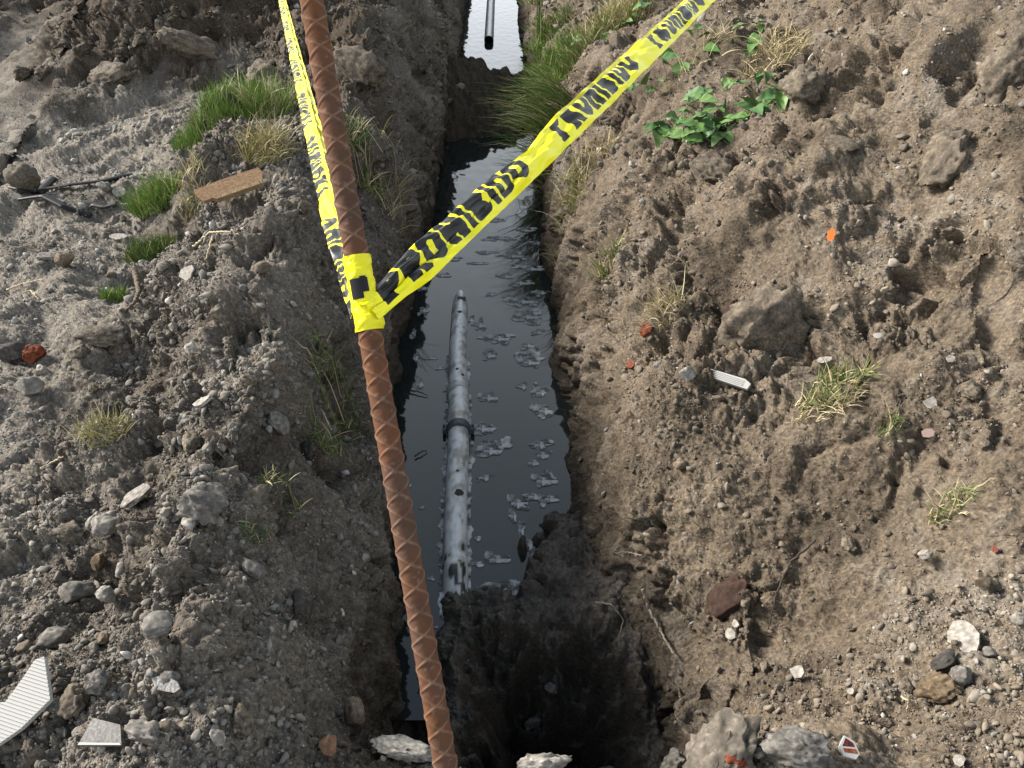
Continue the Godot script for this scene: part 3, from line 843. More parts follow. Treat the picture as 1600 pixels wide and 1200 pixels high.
# ------------------------------------------------------------------ water, mud in the pit, earth dam
func water_and_mud():
	var rip := noise(FastNoiseLite.TYPE_SIMPLEX_SMOOTH, 5.0, 3, 91)
	var wm := sheet_mesh(-0.9, 0.62, 1.3, 24.0, 0.04,
		func(x, d): return rip.get_noise_2d(x * 2.0, d) * 0.0018 * clampf((d - 3.4) / 2.5, 0.05, 1.0),
		func(_x, _d): return Color(1, 1, 1),
		func(x, d): return d < 1.40 or (x > -0.17 and d < 1.78))
	var wo := inst("water", wm, M.water)
	wo.set_meta("kind", "structure")
	var bg := noise(FastNoiseLite.TYPE_SIMPLEX_SMOOTH, 4.0, 3, 93)
	var lum := noise(FastNoiseLite.TYPE_SIMPLEX, 16.0, 4, 95, FastNoiseLite.FRACTAL_RIDGED)
	var fin := noise(FastNoiseLite.TYPE_SIMPLEX, 60.0, 3, 97)
	var mud_h := func(x: float, d: float) -> float:
		var wob := bg.get_noise_2d(x * 2.2, d * 2.2) * 0.09
		var shore := 1.88 + wob
		var inner := (x + 0.215 + 0.10 * clampf(1.85 - d, 0.0, 0.6) + wob * 0.5) / 0.05      # edge along the pipe
		if x > 0.0:
			shore += smoothstep(0.0, 0.16, x + wob) * 0.40
		var front := (shore - d) / 0.09
		var e := clampf(minf(inner, front), -1.0, 1.0)
		var up := maxf(e, 0.0)
		var low := 0.045 * e + 0.06 * clampf((x - 0.1) / 0.3, 0.0, 1.0) * up + 0.05 * bg.get_noise_2d(x, d) * maxf(e, 0.15) - 0.014 * lum.get_noise_2d(x * 0.5, d * 0.5) * maxf(e, 0.3) + 0.006 * fin.get_noise_2d(x, d) * maxf(e, 0.3) + 0.02
		# past the crest the mud drops into the pit
		var into := smoothstep(0.07, 0.55, minf(1.86 + wob - d, (x + 0.22) * 1.6 + wob))
		var end := 1.0 - 0.75 * smoothstep(0.20, 0.42, x)
		if d < 1.5 and x < -0.2:
			low -= 0.10 * smoothstep(1.5, 1.3, d)
		return low - (0.62 * end) * into
	var tone := noise(FastNoiseLite.TYPE_SIMPLEX, 7.0, 3, 99)
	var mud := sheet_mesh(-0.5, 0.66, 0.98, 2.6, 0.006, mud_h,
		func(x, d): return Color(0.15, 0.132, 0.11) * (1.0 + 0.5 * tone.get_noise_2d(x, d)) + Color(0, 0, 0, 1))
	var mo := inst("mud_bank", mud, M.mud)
	raise_bins(-0.45, 0.45, 1.06, 2.4, mud_h)
	mo.set_meta("kind", "structure")
	var dam_h := func(x: float, d: float) -> float:
		var e := exp(-pow((d - 7.9 - 0.5 * x) / 0.7, 2.0) * 1.2)
		return -0.12 + e * (0.46 + 0.4 * clampf(-x - 0.1, -0.3, 0.4)) + 0.09 * bg.get_noise_2d(x, d) - 0.03 * lum.get_noise_2d(x * 0.4, d * 0.4)
	var dam := sheet_mesh(-0.75, 0.5, 6.4, 9.9, 0.016, dam_h,
		func(x, d): return Color(0.14, 0.12, 0.096) * (1.0 + 0.5 * tone.get_noise_2d(x * 2.0, d)) + Color(0, 0, 0, 1))
	var dm := inst("earth_dam", dam, M.soil)
	raise_bins(-0.5, 0.2, 6.6, 9.4, dam_h)
	dm.set_meta("kind", "structure")

# ------------------------------------------------------------------ mesh builders
var ico_cache := {}

func ico(sub: int) -> Array:
	if ico_cache.has(sub):
		return ico_cache[sub]
	var t := (1.0 + sqrt(5.0)) / 2.0
	var v: Array = []
	for p in [[-1, t, 0], [1, t, 0], [-1, -t, 0], [1, -t, 0], [0, -1, t], [0, 1, t], [0, -1, -t], [0, 1, -t], [t, 0, -1], [t, 0, 1], [-t, 0, -1], [-t, 0, 1]]:
		v.append(Vector3(p[0], p[1], p[2]).normalized())
	var f: Array = [[0, 11, 5], [0, 5, 1], [0, 1, 7], [0, 7, 10], [0, 10, 11], [1, 5, 9], [5, 11, 4], [11, 10, 2], [10, 7, 6], [7, 1, 8], [3, 9, 4], [3, 4, 2], [3, 2, 6], [3, 6, 8], [3, 8, 9], [4, 9, 5], [2, 4, 11], [6, 2, 10], [8, 6, 7], [9, 8, 1]]
	for k in sub:
		var mid := {}
		var g: Array = []
		for q in f:
			var m := []
			for e in 3:
				var a: int = q[e]
				var b: int = q[(e + 1) % 3]
				var key := mini(a, b) * 100000 + maxi(a, b)
				if not mid.has(key):
					mid[key] = v.size()
					v.append(((v[a] + v[b]) * 0.5).normalized())
				m.append(mid[key])
			g.append_array([[q[0], m[0], m[2]], [q[1], m[1], m[0]], [q[2], m[2], m[1]], [m[0], m[1], m[2]]])
		f = g
	ico_cache[sub] = [v, f]
	return ico_cache[sub]

# a stone or clod of unit size: rounded, cut by planes (facets) and roughened
func rock_mesh(s: int, sub: int, cuts: int, rough: float, flat: float, tint := 0.25) -> ArrayMesh:
	var r := RandomNumberGenerator.new()
	r.seed = s
	var n := noise(FastNoiseLite.TYPE_SIMPLEX, 1.1, 4, s)
	var lump := noise(FastNoiseLite.TYPE_CELLULAR, 2.6, 1, s + 1)
	var planes := []
	for k in cuts:
		planes.append([Vector3(r.randfn(), r.randfn(), r.randfn()).normalized(), r.randf_range(0.55, 0.85)])
	var g = ico(sub)
	var v := PackedVector3Array(); var c := PackedColorArray(); var ix := PackedInt32Array()
	var st := Vector3(r.randf_range(0.85, 1.15), flat, r.randf_range(0.7, 1.0))
	for p in g[0]:
		var q: Vector3 = p
		q *= 1.0 + 0.35 * n.get_noise_3dv(p * 0.7) 
		for pl in planes:
			var e: float = q.dot(pl[0]) - pl[1]
			if e > 0:
				q -= pl[0] * e * 0.92
		q *= 1.0 + rough * (n.get_noise_3dv(p * 3.0 + Vector3(9, 3, 1)) - 0.55 * (lump.get_noise_3dv(p * 1.6) + 0.6))
		v.append(q * st * 0.5)
		var k := 1.0 + tint * (n.get_noise_3dv(p * 2.0 + Vector3(3, 8, 2)) * 1.6)
		c.append(Color(k, k, k * 0.99) * 0.75)
	for q in g[1]:
		ix.append_array(PackedInt32Array([q[0], q[2], q[1]]))
	return arrays_mesh(v, smooth(v, ix), c, ix)

func smooth(v: PackedVector3Array, ix: PackedInt32Array) -> PackedVector3Array:
	var n := PackedVector3Array()
	n.resize(v.size())
	for t in range(0, ix.size(), 3):
		var a := v[ix[t]]
		var f := (v[ix[t + 2]] - a).cross(v[ix[t + 1]] - a)
		n[ix[t]] += f
		n[ix[t + 1]] += f
		n[ix[t + 2]] += f
	for i in n.size():
		n[i] = n[i].normalized()
	return n

# a tube along path; rad(k, angle) gives the radius, col(k, angle) the colour
func tube_mesh(path: PackedVector3Array, sides: int, rad: Callable, col: Callable, cap := true) -> ArrayMesh:
	var v := PackedVector3Array(); var c := PackedColorArray(); var ix := PackedInt32Array(); var u := PackedVector2Array()
	var up := Vector3(0, 1, 0)
	var last := path.size() - 1
	var t0 := (path[1] - path[0]).normalized()
	if absf(t0.y) > 0.9:
		up = Vector3(1, 0, 0)
	for k in path.size():
		var t := (path[mini(k + 1, last)] - path[maxi(k - 1, 0)]).normalized()
		var sd := t.cross(up).normalized()
		up = sd.cross(t).normalized()
		for a in sides:
			var an := TAU * a / sides
			v.append(path[k] + (sd * cos(an) + up * sin(an)) * rad.call(k, an))
			c.append(col.call(k, an))
			u.append(Vector2(float(a) / sides, float(k) / last))
	for k in last:
		for a in sides:
			var b := (a + 1) % sides
			ix.append_array(PackedInt32Array([k * sides + a, (k + 1) * sides + a, k * sides + b, k * sides + b, (k + 1) * sides + a, (k + 1) * sides + b]))
	if cap:
		for e in [0, last]:
			var m := v.size()
			v.append(path[e])
			c.append(col.call(e, 0.0))
			u.append(Vector2(0.5, 0.5))
			for a in sides:
				var b := (a + 1) % sides
				ix.append_array(PackedInt32Array([m, e * sides + (a if e == 0 else b), e * sides + (b if e == 0 else a)]))
	return arrays_mesh(v, smooth(v, ix), c, ix, u)

# a flat plate with the given outline (x, z), top at y = t
func plate_mesh(poly: PackedVector2Array, t: float, bottom := 0.0) -> ArrayMesh:
	var st := SurfaceTool.new()
	st.begin(Mesh.PRIMITIVE_TRIANGLES)
	st.set_smooth_group(-1)
	if Geometry2D.is_polygon_clockwise(poly):
		poly.reverse()
	var tri := Geometry2D.triangulate_polygon(poly)
	for k in range(0, tri.size(), 3):
		var a := poly[tri[k]]; var b := poly[tri[k + 1]]; var c := poly[tri[k + 2]]
		if (b - a).cross(c - a) < 0:
			var q := b
			b = c
			c = q
		for p in [a, b, c]:
			st.set_uv(p)
			st.add_vertex(Vector3(p.x, t, p.y))
		for p in [a, c, b]:
			st.set_uv(p)
			st.add_vertex(Vector3(p.x, bottom, p.y))
	for k in poly.size():
		var a := poly[k]
		var b := poly[(k + 1) % poly.size()]
		for p in [[a, t], [a, bottom], [b, t], [b, t], [a, bottom], [b, bottom]]:
			st.set_uv(p[0] + Vector2(0, p[1]))
			st.add_vertex(Vector3(p[0].x, p[1], p[0].y))
	st.generate_normals()
	return st.commit()

func blob(r: RandomNumberGenerator, rx: float, rz: float, n: int, rag: float) -> PackedVector2Array:
	var ns := noise(FastNoiseLite.TYPE_SIMPLEX, 1.0, 3, r.randi() % 10000)
	var p := PackedVector2Array()
	for k in n:
		var a := TAU * k / n
		var e := maxf(0.35, 1.0 + rag * (1.1 * ns.get_noise_2d(cos(a) * 0.28, sin(a) * 0.28) + 0.35 * ns.get_noise_2d(cos(a) * 0.9 + 20.0, sin(a) * 0.9)))
		p.append(Vector2(cos(a) * rx * e, sin(a) * rz * e))
	return p

# an irregular film: several ragged blobs run together
func film(r: RandomNumberGenerator, rx: float, rz: float) -> PackedVector2Array:
	var p := blob(r, rx * 0.5, rz * 0.55, 26, 0.7)
	for k in 7:
		var q := blob(r, rx * r.randf_range(0.16, 0.42), rz * r.randf_range(0.2, 0.5), 18, 0.8)
		var off := Vector2(r.randf_range(-0.75, 0.75) * rx, r.randf_range(-0.7, 0.7) * rz)
		for i in q.size():
			q[i] += off
		var both := Geometry2D.merge_polygons(p, q)
		if both.size() == 1:
			p = both[0]
	return p

func lean(up: Vector3, yaw: float) -> Basis:
	var q := Basis(Quaternion(Vector3.UP, up.normalized())) if up.normalized().dot(Vector3.UP) < 0.9999 else Basis.IDENTITY
	return q * Basis(Vector3.UP, yaw)

# ------------------------------------------------------------------ stones, clods, crumbs
var ROCKS := {}

func rock_kinds():
	ROCKS.angular = []; ROCKS.round = []; ROCKS.clod = []; ROCKS.slab = []
	for k in 5:
		ROCKS.angular.append(rock_mesh(100 + k, 3, 9, 0.07, 0.85))
	for k in 5:
		ROCKS.round.append(rock_mesh(200 + k, 3, 2, 0.035, 0.75))
	for k in 5:
		ROCKS.clod.append(rock_mesh(300 + k, 3, 3, 0.26, 0.8, 0.5))
	for k in 3:
		ROCKS.slab.append(rock_mesh(400 + k, 3, 10, 0.06, 0.42))
	ROCKS.small = []; ROCKS.crumb = []
	for k in 4:
		ROCKS.small.append(rock_mesh(500 + k, 2, 5, 0.06, 0.8))
	for k in 4:
		ROCKS.crumb.append(rock_mesh(600 + k, 1, 6, 0.3, 0.7))
	var tones := {pale = [.46, .45, .42], white = [.56, .55, .52], grey = [.29, .283, .27], brown = [.235, .208, .17], ochre = [.25, .195, .13], tan = [.36, .30, .23], dark = [.11, .105, .10], pink = [.42, .25, .17], red = [.30, .085, .04], concrete = [.26, .238, .205], soil = [.255, .222, .178], brick = [.095, .058, .045], dug = [.15, .127, .10], orange = [.75, .16, .03]}
	for k in tones:
		var m: StandardMaterial3D = M.soil.duplicate()
		m.albedo_color = lin(tones[k][0] * 1.45, tones[k][1] * 1.45, tones[k][2] * 1.45)
		m.uv1_triplanar = true
		m.uv1_scale = Vector3(1.3, 1.3, 1.3)
		m.heightmap_enabled = false
		m.metallic_specular = 0.3
		m.roughness = 0.85
		M["rock_" + k] = m

func put_rock(called: String, kind: String, variant: int, tone: String, x: float, d: float, w: float, h: float, yaw: float, sink := 0.28, label := "", category := "stone", group := "") -> MeshInstance3D:
	var o := inst(called, ROCKS[kind][variant % ROCKS[kind].size()], M["rock_" + tone])
	var up := slope_at(x, d)
	o.basis = lean(up, yaw).scaled_local(Vector3(w, h, lerpf(w, h, 0.5)))
	o.position = Vector3(x, ground_at(x, d), -d) + up * h * (0.5 - sink) * 0.8
	tag(o, label, category, group)
	return o

# says which one a loose stone is by the nearest landmark that nobody has used in the same words
func said(p: Vector3, what: String, spoken: Dictionary) -> String:
	var near := []
	for s in STONES:
		near.append([Vector2(s[4] - p.x, s[5] + p.z).length(), s[4], s[5], s[10]])
	for g in GRASS:
		near.append([Vector2(g[2] - p.x, g[3] + p.z).length(), g[2], g[3], g[1]])
	near.sort_custom(func(a, b): return a[0] < b[0])
	for k in 3:
		var n: Array = near[k]
		var dx: float = p.x - n[1]
		var dd: float = -p.z - n[2]
		var side := ("right of" if dx > 0 else "left of") if absf(dx) > absf(dd) else ("behind" if dd > 0 else "in front of")
		var w: String = what + " " + side + " the " + n[3]
		if not spoken.has(w) and w.split(" ").size() <= 16:
			spoken[w] = true
			return w
	return ""

func stones():
	for s in STONES:
		var ro := put_rock(s[0], s[1], s[2], s[3], s[4], s[5], s[6], s[7], s[8], s[9], s[10], s[11])
		if s[3] == "concrete":
			var rp := inst("brick_bit", ROCKS.clod[1], M.rock_red, ro)
			rp.transform = ro.transform.affine_inverse() * Transform3D(Basis.from_scale(Vector3(0.045, 0.03, 0.05)), ro.position + Vector3(0.03, s[7] * 0.40, s[6] * 0.08))
			rp.set_meta("label", "red brick bit stuck in the concrete")
	# loose pebbles and clods that show big enough to be picked out, then the finer crumbs
	var r := RandomNumberGenerator.new()
	r.seed = 900
	var tone_left := ["grey", "soil", "pale", "brown", "soil", "grey", "tan"]
	var tone_right := ["soil", "brown", "tan", "grey", "pale", "soil"]
	var taken := 0
	var spoken := {}
	while taken < 170:
		var c := r.randi_range(key_col[2] + 30, key_col[15] - 20)
		if c > key_col[6] and c < key_col[12] - 20:
			continue
		var i := r.randi_range(40, NR - 130) * NC + c
		var p := POS[i]
		if -p.z > 4.2 or -p.z < 0.72 or p.y < 0.3:
			continue
		var left := p.x < 0
		if not left and r.randf() < 0.7 and not (p.x > 0.8 and -p.z < 1.4):
			continue
		var size: float = (0.016 + 0.016 * absf(r.randfn())) * (0.75 + 0.16 * -p.z)
		var clod := r.randf() < 0.5
		var tone: String = ("soil" if r.randf() < 0.6 else "brown") if clod else ((tone_left if left else tone_right)[r.randi() % 6])
		if clod:
			size *= 1.5
		var side := "left" if left else "right"
		var called := "soil_clod" if clod else "pebble"
		var group := ("loose clods on the %s bank" if clod else "loose pebbles on the %s bank") % side
		var words := said(p, ("%s soil clod" if clod else "%s pebble") % {"soil": "earthy", "grey": "grey", "pale": "pale", "brown": "brown", "white": "white", "tan": "tan"}[tone], spoken)
		if words == "":
			words = ("small crumbly clod of brown soil loose on the %s bank" if clod else "small loose pebble lying on the %s bank soil") % side
		put_rock(called, "clod" if clod else "small", r.randi(), tone, p.x, -p.z, size, size * r.randf_range(0.65, 0.95), r.randf() * TAU, 0.42, words, "clod" if clod else "pebble", group)
		taken += 1
	taken = 0
	while taken < 60:
		var x := r.randf_range(-3.9, -1.35)
		var d := r.randf_range(4.9, 8.8)
		if ground_at(x, d) < 0.84:
			continue
		var size := 0.07 + 0.11 * pow(r.randf(), 3.0)
		var p := Vector3(x, 0, -d)
		var words := said(p, "dark dug clod", spoken)
		if words == "":
			words = "dark clod of dug earth on the upper left heap"
		put_rock("soil_clod", "clod", r.randi(), "dug", x, d, size, size * r.randf_range(0.6, 0.9), r.randf() * TAU, 0.3, words, "clod", "clods on the upper left heap")
		taken += 1
	var patch := noise(FastNoiseLite.TYPE_SIMPLEX_SMOOTH, 2.4, 2, 77)
	for k in 4:
		var mm := MultiMesh.new()
		mm.transform_format = MultiMesh.TRANSFORM_3D
		mm.use_colors = true
		mm.mesh = ROCKS.crumb[k]
		var tr := []; var cs := []
		while tr.size() < 32000:
			var c := r.randi_range(key_col[1] + 20, key_col[15] + 10)
			if c > key_col[7] and c < key_col[11] and r.randf() < 0.75:
				continue
			var i := r.randi_range(20, NR - 60) * NC + c
			var p := POS[i]
			var den := 0.45 + 1.1 * patch.get_noise_3dv(p)
			if p.x < 0.0 and -p.z < 2.2:
				den += 0.3
			if p.x > 0.9 and -p.z < 1.4:
				den += 0.35
			if c < key_col[3] and p.y < 0.9:
				den *= 0.4
			elif c > key_col[5] and c < key_col[9]:
				den *= 0.4
			elif c > key_col[9] and not (p.x > 0.8 and -p.z < 1.35):
				den *= 0.2 if p.x > 0.45 and p.x < 1.2 and -p.z > 1.3 and -p.z < 2.1 else 0.4
			if p.y < 0.05 or r.randf() > den:
				continue
			var e := r.randf()
			var size := (0.0042 + 0.0065 * e * e * e + 0.018 * pow(e, 22.0)) * (0.62 + 0.30 * -p.z)
			var b := Basis(Quaternion(Vector3(r.randfn(), r.randfn(), r.randfn()).normalized(), r.randf() * TAU)).scaled(Vector3.ONE * 1.0) * Basis.from_scale(Vector3(size * r.randf_range(0.8, 1.4), size * r.randf_range(0.7, 1.0), size))
			tr.append(Transform3D(b, p + NRM[i] * size * 0.12))
			var q := COL[i] * r.randf_range(0.5, 0.85)
			var h := r.randf()
			if h > 0.99:
				q = Color(0.45, 0.43, 0.40)
			elif h > 0.95:
				q = q.lerp(Color(0.28, 0.265, 0.245), 0.7)
			q.a = 1.0
			cs.append(q)
		mm.instance_count = tr.size()
		for j in tr.size():
			mm.set_instance_transform(j, tr[j])
			mm.set_instance_color(j, cs[j])
		var o := MultiMeshInstance3D.new()
		o.name = numbered("soil_crumbs")
		o.multimesh = mm
		o.material_override = M.crumb
		add_child(o, true)
		tag(o, "fine loose crumbs of soil and grit over both banks", "soil crumbs")
		o.set_meta("kind", "stuff")

# ------------------------------------------------------------------ plants
func blade_mesh(r: RandomNumberGenerator, n: int, rx: float, rd: float, length: float, width: float, bow: Vector3, spread: float, droop: float, dry: float, hue: Color, at: Vector3, hang := false) -> ArrayMesh:
	var v := PackedVector3Array(); var nn := PackedVector3Array(); var c := PackedColorArray(); var ix := PackedInt32Array()
	var straw := [Color(0.42, 0.36, 0.20), Color(0.50, 0.44, 0.27), Color(0.33, 0.27, 0.15)]
	for k in n:
		var a := r.randf() * TAU
		var e := sqrt(r.randf())
		var x := cos(a) * e * rx
		var z := sin(a) * e * rd
		var p := Vector3(x, ground_at(at.x + x, -at.z - z) - at.y - 0.006, z)
		if p.y + at.y < 0.03 or absf(p.y) > 3.0 * length + 0.1:
			continue
		var dir := (Vector3(r.randfn() * spread, 1.0, r.randfn() * spread) + bow).normalized()
		var ln := length * r.randf_range(0.45, 1.15) * (1.0 - 0.35 * e)
		var is_dry := r.randf() < dry
		var q: Color = straw[r.randi() % 3] if is_dry else hue.lerp(Color(hue.r * 1.7, hue.g * 1.25, hue.b * 0.8), r.randf() * 0.8) * r.randf_range(0.7, 1.25)
		q.a = 1.0
		var sd := dir.cross(Vector3(r.randfn(), 0.3 * r.randfn(), r.randfn())).normalized()
		var w := width * r.randf_range(0.6, 1.25)
		var base := v.size()
		var segs := 4
		for s in segs + 1:
			var t := float(s) / segs
			var hw := sd * w * 0.5 * (1.0 - 0.92 * t * t)
			var nm := sd.cross(dir).normalized()
			v.append(p - hw); v.append(p + hw)
			nn.append(nm); nn.append(nm)
			var qq := q.lerp(straw[0], 0.35) if s == 0 else q
			c.append(qq); c.append(qq)
			p += dir * ln / segs
			dir = (dir + Vector3(0, -droop, 0) * (0.4 + t) + Vector3(r.randfn(), 0, r.randfn()) * 0.07).normalized()
			if not hang:
				var gy := ground_at(at.x + p.x, -at.z - p.z) - at.y + 0.004
				if p.y < gy:
					p.y = gy
			if s < segs:
				var b := base + s * 2
				ix.append_array(PackedInt32Array([b, b + 2, b + 1, b + 1, b + 2, b + 3]))
	return arrays_mesh(v, nn, c, ix)

func grasses():
	var r := RandomNumberGenerator.new()
	r.seed = 321
	# label, x, d, half width, half depth, blades, length, width, bow x, bow z, spread, droop, dry share, hue index, hangs
	var hues := [Color(0.105, 0.195, 0.045), Color(0.075, 0.13, 0.04), Color(0.16, 0.19, 0.07), Color(0.045, 0.085, 0.03)]
	for g in GRASS:
		var at := Vector3(g[2], ground_at(g[2], g[3]), -g[3])
		var m := blade_mesh(r, g[6], g[4], g[5], g[7], g[8], Vector3(g[9], 0, g[10]), g[11], g[12], g[13], hues[g[14]], at, g[15] == 1)
		var o := inst(g[0], m, M.grass)
		o.position = at
		tag(o, g[1], "grass")

func leaf_mesh(s: int) -> ArrayMesh:
	var r := RandomNumberGenerator.new()
	r.seed = s
	var v := PackedVector3Array(); var c := PackedColorArray(); var ix := PackedInt32Array()
	var n := 8
	for k in n + 1:
		var t := float(k) / n
		var w := 0.36 * pow(sin(PI * pow(t, 0.62)), 0.9) * (1.0 - 0.25 * t) + 0.004
		var sag := -0.28 * t * t
		for e in [-1.0, -0.5, 0.0, 0.5, 1.0]:
			v.append(Vector3(w * e, sag + 0.10 * absf(e) * w / 0.36 + 0.02 * sin(k * 2.1 + e * 3.0), -t))
			c.append(Color(1, 1, 1) * (1.15 if e == 0.0 else r.randf_range(0.85, 1.0)))
	for k in n:
		for e in 4:
			var a := k * 5 + e
			ix.append_array(PackedInt32Array([a, a + 5, a + 1, a + 1, a + 5, a + 6]))
	return arrays_mesh(v, smooth(v, ix), c, ix)

func weeds():
	var r := RandomNumberGenerator.new()
	r.seed = 55
	var leaves := [leaf_mesh(1), leaf_mesh(2), leaf_mesh(3)]
	for w in WEEDS:
		var at := Vector3(w[1], ground_at(w[1], w[2]), -w[2])
		var t := thing("leafy_weed", w[0], "weed", at)
		for s in w[3]:
			var a := r.randf() * TAU
			var len_s: float = w[5] * r.randf_range(0.6, 1.15)
			var dir := Vector3(cos(a) * 0.9 + w[6], r.randf_range(0.5, 1.1), sin(a) * 0.7 + 0.25).normalized()
			var path := PackedVector3Array()
			var off := Vector3(r.randf_range(-1, 1) * w[7], 0, r.randf_range(-1, 1) * w[7] * 0.5)
			var p := off + Vector3(0, ground_at(at.x + off.x, -at.z - off.z) - at.y - 0.01, 0)
			var spots := []
			for k in 9:
				path.append(p)
				if k > 1:
					spots.append([p, dir])
				p += dir * len_s / 8.0
				dir = (dir + Vector3(r.randfn() * 0.16, -0.13, r.randfn() * 0.16)).normalized()
				var gy := ground_at(at.x + p.x, -at.z - p.z) - at.y + 0.012
				if p.y < gy:
					p.y = gy
			var stem := inst("stem", tube_mesh(path, 5, func(k, _a): return 0.0024 - 0.00018 * k, func(_k, _a): return Color(0.75, 0.72, 0.42)), M.stem, t)
			stem.set_meta("label", "thin green stem")
			for k in w[4]:
				var sp = spots[r.randi() % spots.size()] if k > 0 else spots[-1]
				var lf := inst("leaf", leaves[r.randi() % 3], M.leaf[r.randi() % 3], t)
				var size: float = w[8] * r.randf_range(0.42, 0.92)
				var out: Vector3 = (sp[1] * 0.4 + Vector3(r.randfn(), r.randf_range(-0.5, 0.35), r.randfn() * 0.8 + 0.3)).normalized()
				lf.basis = Basis.looking_at(out, Vector3(r.randfn() * 0.3, 1, r.randfn() * 0.3 + 0.2)).scaled_local(Vector3(size, size, size))
				lf.position = sp[0]

func twigs():
	for w in TWIGS:
		var pts: Array = w[4]
		var at := Vector3(pts[0][0], 0, -pts[0][1])
		var curve := Curve3D.new()
		var wob := RandomNumberGenerator.new()
		wob.seed = int(absf(pts[0][0]) * 1000.0) + 3
		for p in pts:
			var y: float = maxf(ground_at(p[0], p[1]), 0.004) + p[2]
			curve.add_point(Vector3(p[0], y, -p[1]) - at)
		curve.bake_interval = 0.01
		var raw := curve.get_baked_points()
		var path := PackedVector3Array()
		for k in raw.size():
			var q := raw[k] + Vector3(wob.randfn(), wob.randfn(), wob.randfn()) * 0.0012
			if w[5] > 0:
				q.y = maxf(q.y, maxf(ground_at(at.x + q.x, -at.z - q.z), 0.004) + w[3] * 0.6)
			path.append(q)
		var n := path.size()
		var o := inst(w[0], tube_mesh(path, 7, func(k, a): return w[3] * (1.0 - 0.55 * k / n) * (1.0 + 0.25 * sin(k * 1.3 + a)), func(k, a): return Color(1, 1, 1) * (0.8 + 0.2 * sin(k * 0.9 + a * 2.0))), M[w[2]])
		o.position = at
		tag(o, w[1], "twig" if w[0] != "root" else "root")

